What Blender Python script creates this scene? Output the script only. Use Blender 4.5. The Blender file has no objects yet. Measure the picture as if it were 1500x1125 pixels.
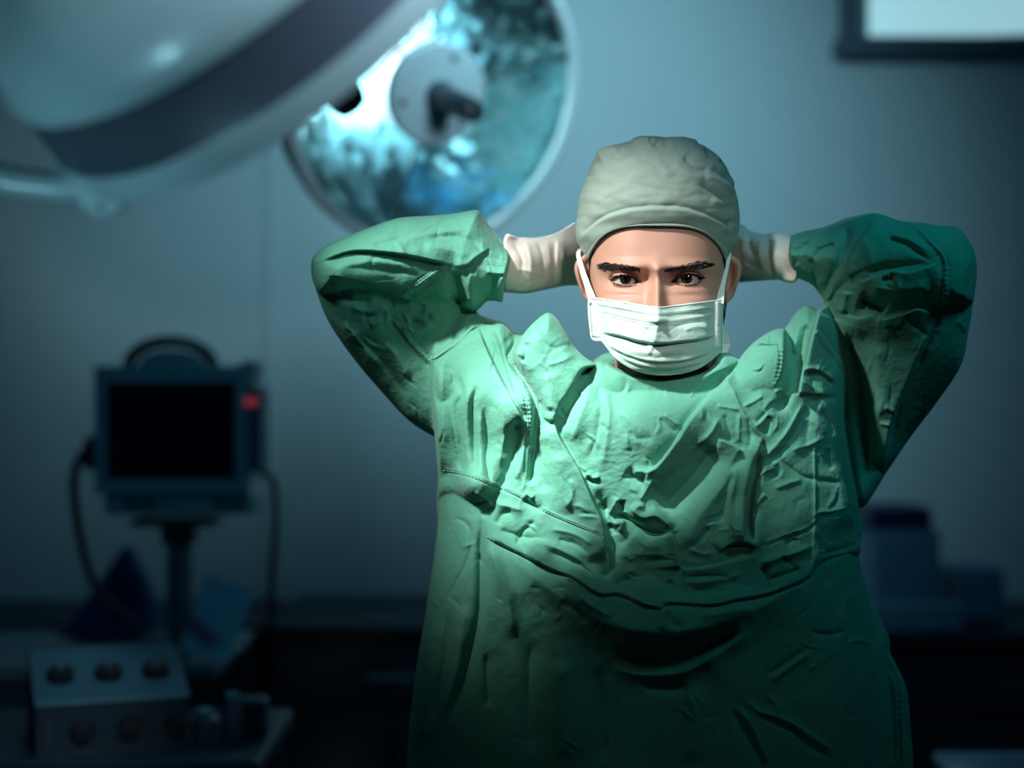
import bpy, math, random
import numpy as np
from mathutils import Vector, Matrix

random.seed(7)
rng = np.random.default_rng(7)
sc = bpy.context.scene
COL = sc.collection
PI = math.pi
FPX = 2379.0            # focal length in pixels of the 1500 x 1125 frame
CAMZ = 1.5

# ------------------------------------------------------------------ camera, world, light, exposure
cam_d = bpy.data.cameras.new('camera')
cam_d.sensor_width = 36.0
cam_d.lens = FPX / 1500.0 * 36.0
cam_d.clip_start = 0.05
cam_d.dof.use_dof = True
cam_d.dof.focus_distance = 1.69
cam_d.dof.aperture_fstop = 2.0
cam_d.dof.aperture_blades = 0
cam = bpy.data.objects.new('camera', cam_d)
COL.objects.link(cam)
cam.location = (0, 0, CAMZ)
cam.rotation_euler = (PI / 2, 0, 0)
sc.camera = cam

sc.view_settings.view_transform = 'Standard'
sc.view_settings.look = 'None'
sc.view_settings.gamma = 1.0
sc.view_settings.exposure = 0.0
sc.view_settings.use_curve_mapping = False
sc.cycles.use_denoising = True
sc.cycles.max_bounces = 6
sc.cycles.diffuse_bounces = 3
sc.cycles.glossy_bounces = 4
sc.cycles.sample_clamp_indirect = 4.0
sc.cycles.caustics_reflective = False
sc.cycles.caustics_refractive = False

world = bpy.data.worlds.new('world')
sc.world = world
world.use_nodes = True
world.node_tree.nodes['Background'].inputs[0].default_value = (0.004, 0.05, 0.10, 1)
world.node_tree.nodes['Background'].inputs[1].default_value = 0.25


def aim(o, target):
    d = Vector(target) - o.location
    o.rotation_euler = d.to_track_quat('-Z', 'Y').to_euler()


def spot(name, loc, target, power, color, size_deg, blend=0.6, radius=0.05):
    l = bpy.data.lights.new(name, 'SPOT')
    l.energy = power
    l.color = color
    l.spot_size = math.radians(size_deg)
    l.spot_blend = blend
    l.shadow_soft_size = radius
    o = bpy.data.objects.new(name, l)
    COL.objects.link(o)
    o.location = loc
    aim(o, target)
    return o


def area(name, loc, target, power, color, sx, sy):
    l = bpy.data.lights.new(name, 'AREA')
    l.energy = power
    l.color = color
    l.shape = 'RECTANGLE'
    l.size = sx
    l.size_y = sy
    o = bpy.data.objects.new(name, l)
    COL.objects.link(o)
    o.location = loc
    aim(o, target)
    return o


# the steep key from the upper left on shoulders and chest, and an added weaker spot in front to lift face and mask
spot('key_spot', (-0.60, 0.95, 2.46), (0.065, 1.68, 1.54), 185, (1.0, 0.97, 0.93), 22.5, 1.0, 0.06)
spot('key_core', (-0.55, 0.97, 2.50), (0.03, 1.66, 1.46), 200, (1.0, 0.99, 0.96), 9.5, 1.0, 0.03)  # added narrow spot for the highlight on panel and flap
spot('face_spot', (0.36, 0.25, 2.30), (0.13, 1.68, 1.575), 34, (1.0, 0.96, 0.92), 18, 1.0, 0.04)
spot('fill_low', (-0.75, 0.35, 1.15), (-0.22, 1.22, 1.72), 20, (0.35, 0.80, 0.95), 26, 1.0, 0.15)  # added fill from below for the near lamp's rim
spot('dome_spot', (0.42, 0.35, 2.35), (-0.16, 1.17, 1.82), 130, (0.62, 0.88, 1.0), 24, 1.0, 0.10)  # added fill that brightens the back of the near lamp
# added spot without a fitting, brightens the middle of the back wall
spot('wall_wash', (0.05, 2.75, 2.78), (-0.02, 4.6, 2.05), 165, (0.46, 0.84, 0.96), 84, 1.0, 0.25)
# added teal and bluish fills, no lamps of the room
spot('fill_right', (0.85, 0.75, 2.7), (0.38, 1.75, 1.65), 32, (0.03, 0.64, 0.76), 26, 1.0, 0.2)
spot('fill_left', (-0.95, 0.9, 2.6), (-0.17, 1.73, 1.69), 42, (0.60, 0.95, 0.88), 17, 1.0, 0.2)
spot('lamp_fill', (0.9, 1.0, 2.0), (-0.15, 3.1, 2.1), 80, (0.75, 0.92, 1.0), 22, 1.0, 0.2)
area('room_fill_back', (0.0, 1.9, 2.85), (0.0, 3.9, 1.0), 5.0, (0.03, 0.42, 0.90), 3.5, 0.6)


# ------------------------------------------------------------------ helpers
def P(px, py, Y):
    return Vector(((px - 750.0) / FPX * Y, Y, CAMZ - (py - 562.5) / FPX * Y))


def mat(name, color, rough=0.6, metal=0.0, spec=0.5, bump=None, emit=None, estr=0.0, sss=0.0,
        sheen=0.0, vary=0.0, vscale=8.0, coat=0.0, trans=0.0):
    m = bpy.data.materials.new(name)
    m.use_nodes = True
    nt = m.node_tree
    b = nt.nodes['Principled BSDF']
    b.inputs['Base Color'].default_value = (*color, 1)
    b.inputs['Roughness'].default_value = rough
    b.inputs['Metallic'].default_value = metal
    b.inputs['Specular IOR Level'].default_value = spec
    b.inputs['Coat Weight'].default_value = coat
    b.inputs['Transmission Weight'].default_value = trans
    tc = nt.nodes.new('ShaderNodeTexCoord')
    if vary > 0:
        n = nt.nodes.new('ShaderNodeTexNoise')
        n.inputs['Scale'].default_value = vscale
        n.inputs['Detail'].default_value = 5
        nt.links.new(tc.outputs['Object'], n.inputs['Vector'])
        mx = nt.nodes.new('ShaderNodeMix')
        mx.data_type = 'RGBA'
        nt.links.new(n.outputs['Fac'], mx.inputs['Factor'])
        mx.inputs['A'].default_value = (*[c * (1 - vary) for c in color], 1)
        mx.inputs['B'].default_value = (*[min(1, c * (1 + vary)) for c in color], 1)
        nt.links.new(mx.outputs['Result'], b.inputs['Base Color'])
    if bump:
        kind, scale, strength, dist = bump
        if kind == 'weave':
            w1 = nt.nodes.new('ShaderNodeTexWave'); w1.bands_direction = 'X'
            w2 = nt.nodes.new('ShaderNodeTexWave'); w2.bands_direction = 'Z'
            for w in (w1, w2):
                w.inputs['Scale'].default_value = scale
                w.inputs['Distortion'].default_value = 1.5
                nt.links.new(tc.outputs['Object'], w.inputs['Vector'])
            ad = nt.nodes.new('ShaderNodeMath'); ad.operation = 'ADD'
            nt.links.new(w1.outputs['Fac'], ad.inputs[0]); nt.links.new(w2.outputs['Fac'], ad.inputs[1])
            h = ad.outputs[0]
        else:
            n2 = nt.nodes.new('ShaderNodeTexNoise')
            n2.inputs['Scale'].default_value = scale
            n2.inputs['Detail'].default_value = 6
            nt.links.new(tc.outputs['Object'], n2.inputs['Vector'])
            h = n2.outputs['Fac']
        bp = nt.nodes.new('ShaderNodeBump')
        bp.inputs['Strength'].default_value = strength
        bp.inputs['Distance'].default_value = dist
        nt.links.new(h, bp.inputs['Height'])
        nt.links.new(bp.outputs['Normal'], b.inputs['Normal'])
    if emit:
        b.inputs['Emission Color'].default_value = (*emit, 1)
        b.inputs['Emission Strength'].default_value = estr
    if sss > 0:
        b.inputs['Subsurface Weight'].default_value = sss
        b.inputs['Subsurface Radius'].default_value = (1.0, 0.35, 0.2)
        b.inputs['Subsurface Scale'].default_value = 0.006
    if sheen > 0:
        b.inputs['Sheen Weight'].default_value = sheen
        b.inputs['Sheen Roughness'].default_value = 0.4
    return m


class MB:
    """collects geometry for ONE mesh object"""
    def __init__(s):
        s.v = []; s.f = []

    def add(s, verts, faces):
        o = len(s.v)
        s.v += [tuple(v) for v in verts]
        s.f += [tuple(i + o for i in f) for f in faces]
        return s

    def box(s, c, size, M=None, bev=0.0):
        cx, cy, cz = c
        hx, hy, hz = size[0] / 2, size[1] / 2, size[2] / 2
        if bev <= 0:
            v = [(cx + a * hx, cy + b * hy, cz + d * hz) for a in (-1, 1) for b in (-1, 1) for d in (-1, 1)]
            f = [(0, 1, 3, 2), (4, 6, 7, 5), (0, 4, 5, 1), (2, 3, 7, 6), (0, 2, 6, 4), (1, 5, 7, 3)]
        else:
            # chamfered box: three inset rectangles per corner
            v = []; idx = {}
            for a in (-1, 1):
                for b in (-1, 1):
                    for d in (-1, 1):
                        for k in range(3):
                            q = [a * hx, b * hy, d * hz]
                            for j in range(3):
                                if j != k:
                                    q[j] -= (a, b, d)[j] * bev
                            idx[(a, b, d, k)] = len(v)
                            v.append((cx + q[0], cy + q[1], cz + q[2]))
            f = []
            for k in range(3):
                i, j = [t for t in range(3) if t != k]
                for sg in (-1, 1):
                    loop = []
                    for (p, q) in ((-1, -1), (1, -1), (1, 1), (-1, 1)):
                        t = [0, 0, 0]; t[k] = sg; t[i] = p; t[j] = q
                        loop.append(idx[(*t, k)])
                    f.append(tuple(loop))
            for k in range(3):       # edge along axis k
                i, j = [t for t in range(3) if t != k]
                for p in (-1, 1):
                    for q in (-1, 1):
                        def g(sk, w):
                            t = [0, 0, 0]; t[k] = sk; t[i] = p; t[j] = q
                            return idx[(*t, w)]
                        f.append((g(-1, i), g(1, i), g(1, j), g(-1, j)))
            for a in (-1, 1):
                for b in (-1, 1):
                    for d in (-1, 1):
                        f.append((idx[(a, b, d, 0)], idx[(a, b, d, 1)], idx[(a, b, d, 2)]))
        if M is not None:
            v = [tuple(M @ Vector(q)) for q in v]
        return s.add(v, f)

    def tube(s, pts, radii, n=12, caps=True, flat=1.0, up=None):
        pts = [Vector(p) for p in pts]
        if isinstance(radii, (int, float)):
            radii = [radii] * len(pts)
        v = []; f = []
        ref = Vector(up) if up is not None else None
        for i, p in enumerate(pts):
            a = pts[max(0, i - 1)]; b = pts[min(len(pts) - 1, i + 1)]
            t = (b - a).normalized()
            if ref is None:
                ref = Vector((0, 0, 1)) if abs(t.z) < 0.9 else Vector((1, 0, 0))
            x = ref.cross(t)
            if x.length < 1e-6:
                x = Vector((1, 0, 0)).cross(t)
            x.normalize()
            y = t.cross(x)
            if up is None:
                ref = y
            r = radii[i]
            for k in range(n):
                an = 2 * PI * k / n
                v.append(p + x * (r * math.cos(an)) + y * (r * flat * math.sin(an)))
        for i in range(len(pts) - 1):
            for k in range(n):
                k2 = (k + 1) % n
                f.append((i * n + k, i * n + k2, (i + 1) * n + k2, (i + 1) * n + k))
        if caps:
            f.append(tuple(range(n - 1, -1, -1)))
            f.append(tuple(range((len(pts) - 1) * n, len(pts) * n)))
        return s.add(v, f)

    def lathe(s, prof, M=None, n=48, close=False):
        """prof: (r, z) pairs turned about local z"""
        v = []; f = []
        for r, z in prof:
            for k in range(n):
                a = 2 * PI * k / n
                v.append((r * math.cos(a), r * math.sin(a), z))
        for i in range(len(prof) - 1):
            for k in range(n):
                k2 = (k + 1) % n
                f.append((i * n + k, i * n + k2, (i + 1) * n + k2, (i + 1) * n + k))
        if close:
            f.append(tuple(range(n - 1, -1, -1)))
            f.append(tuple(range((len(prof) - 1) * n, len(prof) * n)))
        if M is not None:
            v = [tuple(M @ Vector(q)) for q in v]
        return s.add(v, f)

    def build(s, name, m, parent=None, smooth=False, angle=40):
        me = bpy.data.meshes.new(name)
        me.from_pydata(s.v, [], s.f)
        me.validate()
        me.materials.append(m)
        o = bpy.data.objects.new(name, me)
        COL.objects.link(o)
        if parent is not None:
            o.parent = parent
            o.matrix_parent_inverse = parent.matrix_basis.inverted()
        import bmesh
        bm = bmesh.new(); bm.from_mesh(me)
        bmesh.ops.recalc_face_normals(bm, faces=bm.faces)
        bm.to_mesh(me); bm.free()
        if smooth:
            me.polygons.foreach_set('use_smooth', [True] * len(me.polygons))
            me.set_sharp_from_angle(angle=math.radians(angle))
        return o


def np_mesh(name, V, F, m, parent=None, smooth=True):
    """V (n,3), F (m,4) numpy -> mesh object"""
    me = bpy.data.meshes.new(name)
    V = np.asarray(V, dtype=np.float32); F = np.asarray(F, dtype=np.int32)
    me.vertices.add(len(V)); me.vertices.foreach_set('co', V.ravel())
    k = F.shape[1]
    me.loops.add(F.size); me.loops.foreach_set('vertex_index', F.ravel())
    me.polygons.add(len(F)); me.polygons.foreach_set('loop_start', np.arange(0, F.size, k, dtype=np.int32))
    try:
        me.polygons.foreach_set('loop_total', np.full(len(F), k, dtype=np.int32))
    except Exception:
        pass
    me.update(calc_edges=True)
    me.validate()
    if smooth:
        me.polygons.foreach_set('use_smooth', np.ones(len(me.polygons), dtype=bool))
    me.materials.append(m)
    o = bpy.data.objects.new(name, me)
    COL.objects.link(o)
    if parent is not None:
        o.parent = parent
        o.matrix_parent_inverse = parent.matrix_basis.inverted()
    return o


def tag(o, label, cat, group=None):
    o['label'] = label; o['category'] = cat
    if group: o['group'] = group
    return o


def thing(name, loc, label, cat, group=None):
    o = bpy.data.objects.new(name, None)
    o.empty_display_size = 0.05
    COL.objects.link(o)
    o.location = loc
    tag(o, label, cat, group)
    return o


def struct(o):
    o['kind'] = 'structure'
    return o


def catmull(pts, sub=6, closed=False):
    """pts of (x, y[, flag]) -> dense points with the flag of their segment"""
    n = len(pts); out = []; fl = []
    g = lambda i: pts[i % n] if closed else pts[min(max(i, 0), n - 1)]
    rngn = n if closed else n - 1
    for i in range(rngn):
        p0, p1, p2, p3 = g(i - 1), g(i), g(i + 1), g(i + 2)
        f = len(p1) > 2 and p1[2] == 's'
        # a corner is kept crisp where soft and sharp edges meet
        if (len(p0) > 2) != f and closed: p0 = p1
        if (len(p2) > 2) != f and closed: p3 = p2
        for k in range(sub):
            t = k / sub
            q = []
            for j in (0, 1):
                a, b, c, d = p0[j], p1[j], p2[j], p3[j]
                q.append(0.5 * ((2 * b) + (-a + c) * t + (2 * a - 5 * b + 4 * c - d) * t * t + (-a + 3 * b - 3 * c + d) * t ** 3))
            out.append(q); fl.append(f)
    if not closed:
        out.append(list(pts[-1][:2]))
    return np.array(out), np.array(fl)


def seg_dist(X, Y, A, B):
    """distance of points X,Y to segments A->B. returns (dist, nearest x, nearest y)"""
    best = np.full(X.shape, 1e9); nx = np.zeros(X.shape); ny = np.zeros(X.shape)
    for a, b in zip(A, B):
        dx, dy = b - a
        L = dx * dx + dy * dy + 1e-12
        t = np.clip(((X - a[0]) * dx + (Y - a[1]) * dy) / L, 0, 1)
        qx = a[0] + t * dx; qy = a[1] + t * dy
        d = (X - qx) ** 2 + (Y - qy) ** 2
        m = d < best
        best = np.where(m, d, best); nx = np.where(m, qx, nx); ny = np.where(m, qy, ny)
    return np.sqrt(best), nx, ny


def inside(X, Y, poly):
    c = np.zeros(X.shape, dtype=bool)
    n = len(poly)
    for i in range(n):
        x1, y1 = poly[i]; x2, y2 = poly[(i + 1) % n]
        if y1 == y2: continue
        cond = ((y1 > Y) != (y2 > Y)) & (X < (x2 - x1) * (Y - y1) / (y2 - y1) + x1)
        c ^= cond
    return c


def blur(A, sig):
    r = int(sig * 3) + 1
    k = np.exp(-0.5 * (np.arange(-r, r + 1) / sig) ** 2); k /= k.sum()
    B = np.pad(A, ((r, r), (0, 0)), 'edge')
    A = sum(k[i] * B[i:i + A.shape[0]] for i in range(2 * r + 1))
    B = np.pad(A, ((0, 0), (r, r)), 'edge')
    return sum(k[i] * B[:, i:i + A.shape[1]] for i in range(2 * r + 1))


_perm = rng.permutation(512)
_grad = rng.normal(size=(512, 2)); _grad /= np.linalg.norm(_grad, axis=1)[:, None]


def gnoise(x, y):
    xi = np.floor(x).astype(int); yi = np.floor(y).astype(int)
    xf = x - xi; yf = y - yi
    u = xf * xf * xf * (xf * (xf * 6 - 15) + 10); v = yf * yf * yf * (yf * (yf * 6 - 15) + 10)
    def g(ix, iy, fx, fy):
        h = _perm[(_perm[ix & 511] + iy) & 511]
        return _grad[h, 0] * fx + _grad[h, 1] * fy
    a = g(xi, yi, xf, yf); b = g(xi + 1, yi, xf - 1, yf)
    c = g(xi, yi + 1, xf, yf - 1); d = g(xi + 1, yi + 1, xf - 1, yf - 1)
    return (a + u * (b - a)) + v * ((c + u * (d - c)) - (a + u * (b - a)))


def stroke_field(X, Y, strokes):
    """sum of sculpting strokes at photo-plane points. stroke = (kind, amp_mm, width, pts[, taper])
    kinds: 'r' rounded ridge/valley by the sign of amp, 'l' overlapping lip raised to the right of travel"""
    H = np.zeros(X.shape)
    for st in strokes:
        kind, amp, w, pts = st[:4]
        taper = st[4] if len(st) > 4 else 0.18
        pl, _ = catmull(pts, 5)
        ext = w * (3.0 if kind == 'r' else 4.0) + 4
        x0, y0 = pl.min(0) - ext; x1, y1 = pl.max(0) + ext
        m = (X > x0) & (X < x1) & (Y > y0) & (Y < y1)
        if not m.any(): continue
        x = X[m]; y = Y[m]
        seg = np.diff(pl, axis=0); L = np.hypot(seg[:, 0], seg[:, 1]) + 1e-9
        cum = np.concatenate([[0], np.cumsum(L)]); tot = cum[-1]
        best = np.full(x.shape, 1e9); side = np.zeros(x.shape); tt = np.zeros(x.shape)
        for i in range(len(seg)):
            dx, dy = seg[i]
            t = np.clip(((x - pl[i, 0]) * dx + (y - pl[i, 1]) * dy) / (L[i] ** 2), 0, 1)
            qx = pl[i, 0] + t * dx; qy = pl[i, 1] + t * dy
            d = (x - qx) ** 2 + (y - qy) ** 2
            k = d < best
            best = np.where(k, d, best)
            cr = dx * (y - pl[i, 1]) - dy * (x - pl[i, 0])
            side = np.where(k, cr, side)
            tt = np.where(k, (cum[i] + t * L[i]) / tot, tt)
        d = np.sqrt(best)
        env = np.ones(x.shape)
        if taper > 0:
            e = np.clip(np.minimum(tt, 1 - tt) / taper, 0, 1)
            env = e * e * (3 - 2 * e)
            env = np.maximum(env, 0.0)
        if kind == 'r':
            h = 1.12 * amp * np.exp(-(d / w) ** 1.35) * env
        else:
            s = np.where(side > 0, d, -d)
            edge = 1.8
            rise = np.clip((s + edge) / (2 * edge), 0, 1); rise = rise * rise * (3 - 2 * rise)
            up = rise * np.exp(-(np.clip(s, 0, None) / w) ** 1.5)
            dn = -0.35 * np.exp(-(np.clip(-s, 0, None) / (0.45 * w)) ** 2) * (1 - rise)
            h = 1.35 * amp * (up + dn) * env
        H[m] += h
    return H


def hatch(p0, p1, off, n, amp, w=1.6):
    """short stitches across a seam band from p0 to p1, off = vector across the band"""
    out = []
    for i in range(n):
        t = (i + 0.5) / n
        x = p0[0] + (p1[0] - p0[0]) * t; y = p0[1] + (p1[1] - p0[1]) * t
        out.append(('r', amp, w, [(x, y), (x + off[0], y + off[1])], 0.0))
    return out


def relief(pieces, strokes, xs, ys, extra=None, sig=2.5):
    """cloth volume built from overlapping padded pieces (outline + own depth + thickness), then sculpted.
    returns V, F.  pieces: dict(o=outline, c=function or number (distance from the lens plane), t=front thickness,
    b=back thickness, r=roundness in px, sr=rounding of sharp edges)"""
    X, Y = np.meshgrid(xs, ys)
    front = np.full(X.shape, -1e9); back = np.full(X.shape, 1e9)
    sd = np.full(X.shape, -1e9); NX = X.copy(); NY = Y.copy(); CC = np.zeros(X.shape)
    for p in pieces:
        pl, fl = catmull(p['o'], 6, True)
        x0, y0 = pl.min(0) - 6; x1, y1 = pl.max(0) + 6
        cols = np.where((xs >= x0) & (xs <= x1))[0]; rows = np.where((ys >= y0) & (ys <= y1))[0]
        if len(cols) == 0 or len(rows) == 0: continue
        sl = (slice(rows[0], rows[-1] + 1), slice(cols[0], cols[-1] + 1))
        x = X[sl]; y = Y[sl]
        A = pl; B = np.roll(pl, -1, axis=0)
        ins = inside(x, y, pl)
        c = p['c'](x, y) if callable(p['c']) else np.full(x.shape, float(p['c']))
        soft = ~fl
        dS, nx, ny = seg_dist(x, y, A[soft], B[soft]) if soft.any() else (np.full(x.shape, 1e9), x, y)
        prof = np.ones(x.shape)
        d = dS.copy()
        if soft.any():
            q = np.clip(dS / p['r'], 0, 1); prof = np.sqrt(1 - (1 - q) ** 2)
        if fl.any():
            dH, hx, hy = seg_dist(x, y, A[fl], B[fl])
            q = np.clip(dH / p.get('sr', 4.0), 0, 1)
            prof = prof * np.sqrt(1 - (1 - q) ** 2)
            k = dH < d
            d = np.where(k, dH, d); nx = np.where(k, hx, nx); ny = np.where(k, hy, ny)
        s = np.where(ins, d, -d)
        Fp = -c + p['t'] * prof
        Bp = -c - p['b'] * prof
        Fp = np.where(ins, Fp, -1e9); Bp = np.where(ins, Bp, 1e9)
        front[sl] = np.maximum(front[sl], Fp); back[sl] = np.minimum(back[sl], Bp)
        k = s > sd[sl]
        sd[sl] = np.where(k, s, sd[sl]); NX[sl] = np.where(k, nx, NX[sl]); NY[sl] = np.where(k, ny, NY[sl])
        CC[sl] = np.where(k, -c, CC[sl])
    ins = sd > 0
    # soften the joins of pieces away from the outline
    w = ins.astype(float)
    f0 = np.where(ins, front, 0)
    fb = blur(f0 * w, sig) / np.maximum(blur(w, sig), 1e-6)
    a = np.clip((sd - 4) / 8, 0, 1) * 0.35
    front = np.where(ins, front * (1 - a) + fb * a, front)
    st = stroke_field(X, Y, strokes) * 0.001
    if extra is not None:
        st = st + extra(X, Y)
    fade = np.clip(sd / 5.0, 0, 1)
    front = np.where(ins, front + st * fade, front)
    back = np.where(ins, np.minimum(back, front - 0.004 * fade), back)
    relief.last = (xs, ys, front)
    quad_in = (ins[:-1, :-1] | ins[1:, :-1] | ins[:-1, 1:] | ins[1:, 1:])
    # vertices: inside -> front and back; outside corners of kept quads -> one shared rim vertex
    used = np.zeros(X.shape, bool)
    used[:-1, :-1] |= quad_in; used[1:, :-1] |= quad_in; used[:-1, 1:] |= quad_in; used[1:, 1:] |= quad_in
    rim = used & ~ins
    Xs = np.where(rim, NX, X); Ys = np.where(rim, NY, Y)
    fr = np.where(rim, CC, front); bk = np.where(rim, CC, back)
    idf = -np.ones(X.shape, int); idf[used] = np.arange(used.sum())
    nb = used.sum()
    idb = idf.copy(); idb[ins & used] = nb + np.arange((ins & used).sum())
    def world_pts(mask, D):
        Yd = -D[mask]
        return np.stack([(Xs[mask] - 750) / FPX * Yd, Yd, CAMZ - (Ys[mask] - 562.5) / FPX * Yd], 1)
    V = np.concatenate([world_pts(used, fr), world_pts(ins & used, bk)])
    r, c = np.where(quad_in)
    Ff = np.stack([idf[r, c], idf[r + 1, c], idf[r + 1, c + 1], idf[r, c + 1]], 1)
    Fb = np.stack([idb[r, c], idb[r, c + 1], idb[r + 1, c + 1], idb[r + 1, c]], 1)
    # drop back quads that coincide with front quads
    keep = ~(Ff == Fb[:, [0, 3, 2, 1]]).all(1)
    return V, np.concatenate([Ff[keep], Fb[keep]])


def lin(p1, v1, p2, v2):
    """depth varying linearly along the direction p1 -> p2"""
    dx, dy = p2[0] - p1[0], p2[1] - p1[1]
    L = dx * dx + dy * dy
    def f(x, y):
        t = np.clip(((x - p1[0]) * dx + (y - p1[1]) * dy) / L, 0, 1)
        t = t * t * (3 - 2 * t)
        return v1 + (v2 - v1) * t
    return f


def idw(ctrl, power=2.5):
    def f(x, y):
        num = 0; den = 0
        for (cx, cy, v) in ctrl:
            w = 1.0 / (((x - cx) ** 2 + (y - cy) ** 2 + 60.0) ** (power / 2))
            num = num + w * v; den = den + w
        return num / den
    return f


# ------------------------------------------------------------------ materials
M_wall = mat('painted_wall', (0.37, 0.48, 0.52), 0.75, bump=('noise', 60, 0.05, 0.002), vary=0.05, vscale=2)
M_ceil = mat('ceiling_paint', (0.45, 0.52, 0.55), 0.8, vary=0.04)
M_floor = mat('floor_vinyl', (0.06, 0.12, 0.16), 0.35, vary=0.2, vscale=5)
M_gown = mat('gown_cotton', (0.105, 0.355, 0.255), 0.82, spec=0.25, bump=('noise', 170, 0.5, 0.0022), vary=0.16, vscale=10, sheen=0.12)
nt = M_gown.node_tree
_b = nt.nodes['Principled BSDF']; _tc = [n for n in nt.nodes if n.type == 'TEX_COORD'][0]
_old = [n for n in nt.nodes if n.type == 'BUMP'][0]
_n = nt.nodes.new('ShaderNodeTexNoise'); _n.noise_type = 'RIDGED_MULTIFRACTAL'
_n.inputs['Scale'].default_value = 22; _n.inputs['Detail'].default_value = 4; _n.inputs['Distortion'].default_value = 0.6
nt.links.new(_tc.outputs['Object'], _n.inputs['Vector'])
_b2 = nt.nodes.new('ShaderNodeBump'); _b2.inputs['Strength'].default_value = 0.6; _b2.inputs['Distance'].default_value = 0.005
nt.links.new(_n.outputs['Fac'], _b2.inputs['Height']); nt.links.new(_old.outputs['Normal'], _b2.inputs['Normal'])
nt.links.new(_b2.outputs['Normal'], _b.inputs['Normal'])
M_cap = mat('cap_cotton', (0.245, 0.325, 0.28), 0.85, spec=0.2, bump=('weave', 420, 0.12, 0.0005), vary=0.07, vscale=16, sheen=0.1)
M_mask = mat('mask_fleece', (0.42, 0.60, 0.52), 0.8, spec=0.2, bump=('noise', 700, 0.15, 0.0004), vary=0.04, vscale=40, sheen=0.1)
M_maskw = mat('mask_binding', (0.66, 0.72, 0.69), 0.75, spec=0.2)
M_thread = mat('dark_stitching', (0.10, 0.13, 0.12), 0.8)
M_glove = mat('latex', (0.80, 0.74, 0.66), 0.42, spec=0.4, bump=('noise', 90, 0.12, 0.002), sss=0.3, vary=0.05, vscale=20)
M_skin = mat('skin', (0.44, 0.24, 0.175), 0.5, spec=0.35, bump=('noise', 900, 0.08, 0.0003), sss=0.25, vary=0.06, vscale=30)
M_hair = mat('black_hair', (0.006, 0.006, 0.009), 0.55, spec=0.3)
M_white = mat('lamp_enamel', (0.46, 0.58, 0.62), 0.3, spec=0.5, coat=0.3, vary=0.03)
M_band = mat('dark_band', (0.07, 0.085, 0.12), 0.35, spec=0.5, vary=0.05)
M_black = mat('black_plastic', (0.012, 0.014, 0.02), 0.4)
M_grip = mat('handle_rubber', (0.035, 0.055, 0.075), 0.45)
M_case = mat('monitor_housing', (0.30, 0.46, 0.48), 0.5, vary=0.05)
M_screen = mat('dark_screen', (0.006, 0.008, 0.02), 0.15)
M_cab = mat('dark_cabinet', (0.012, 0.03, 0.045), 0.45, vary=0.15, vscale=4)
M_steel = mat('steel', (0.18, 0.26, 0.30), 0.35, metal=0.7)
M_blue = mat('blue_drape', (0.02, 0.08, 0.24), 0.85, vary=0.1)
M_paper = mat('pale_card', (0.25, 0.42, 0.46), 0.7)

# ------------------------------------------------------------------ the room
WY = 4.6


def room():
    def slab(name, c, size, m):
        return struct(MB().box(c, size).build(name, m))
    slab('wall_back', (0, WY + 0.05, 1.45), (6.0, 0.1, 2.9), M_wall)
    slab('wall_left', (-2.95, 1.25, 1.45), (0.1, 6.6, 2.9), M_wall)
    slab('wall_right', (2.95, 1.25, 1.45), (0.1, 6.6, 2.9), M_wall)
    slab('wall_front', (0, -2.05, 1.45), (6.0, 0.1, 2.9), M_wall)
    slab('floor', (0, 1.25, -0.05), (6.0, 6.8, 0.1), M_floor)
    slab('ceiling', (0, 1.25, 2.95), (6.0, 6.8, 0.1), M_ceil)
    # shallow panel joint in the wall behind the lamp
    slab('trim_1', (-0.69, WY - 0.006, 1.7), (0.012, 0.012, 1.6), M_wall)
    # window at the upper right: recessed lit pane in a dark frame, canted a little
    w = thing('window_1', (1.40, WY, 2.55), '', '')
    del w['label']; del w['category']
    w['kind'] = 'structure'
    zb, zt, xl, xr = 2.475, 2.86, 0.955, 2.1
    fr = MB()
    fr.box((xl - 0.01, WY - 0.03, (zb + zt) / 2), (0.045, 0.06, zt - zb + 0.1), bev=0.006)
    fr.box((xr + 0.02, WY - 0.03, (zb + zt) / 2), (0.045, 0.06, zt - zb + 0.1), bev=0.006)
    fr.box(((xl + xr) / 2, WY - 0.035, zb - 0.03), (xr - xl + 0.1, 0.07, 0.055), bev=0.006)
    fr.box(((xl + xr) / 2, WY - 0.03, zt + 0.015), (xr - xl + 0.1, 0.06, 0.045), bev=0.006)
    fr.build('window_frame', mat('window_frame_paint', (0.05, 0.08, 0.12), 0.5), w)
    inner = MB()
    inner.box((xl + 0.03, WY - 0.015, (zb + zt) / 2), (0.035, 0.03, zt - zb))
    inner.build('window_lining', mat('lining', (0.12, 0.3, 0.33), 0.6), w)
    pm = mat('lit_pane', (0.5, 0.7, 0.75), 0.3, emit=(0.36, 0.66, 0.72), estr=0.8)
    # evenly glowing pane, its lower edge rising to the right
    pane = MB()
    pane.add([(xl + 0.045, WY - 0.012, zb - 0.004), (xr, WY - 0.012, zb + 0.045), (xr, WY - 0.012, zt), (xl + 0.045, WY - 0.012, zt),
              (xl + 0.045, WY - 0.002, zb - 0.004), (xr, WY - 0.002, zb + 0.045), (xr, WY - 0.002, zt), (xl + 0.045, WY - 0.002, zt)],
             [(0, 1, 2, 3), (7, 6, 5, 4), (0, 4, 5, 1), (1, 5, 6, 2), (2, 6, 7, 3), (3, 7, 4, 0)])
    pane.build('window_pane', pm, w)


room()


def axis_matrix(center, axis, up=(0, 0, 1)):
    z = Vector(axis).normalized()
    x = Vector(up).cross(z).normalized()
    y = z.cross(x)
    return Matrix(((x.x, y.x, z.x, center[0]), (x.y, y.y, z.y, center[1]), (x.z, y.z, z.z, center[2]), (0, 0, 0, 1)))


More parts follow.
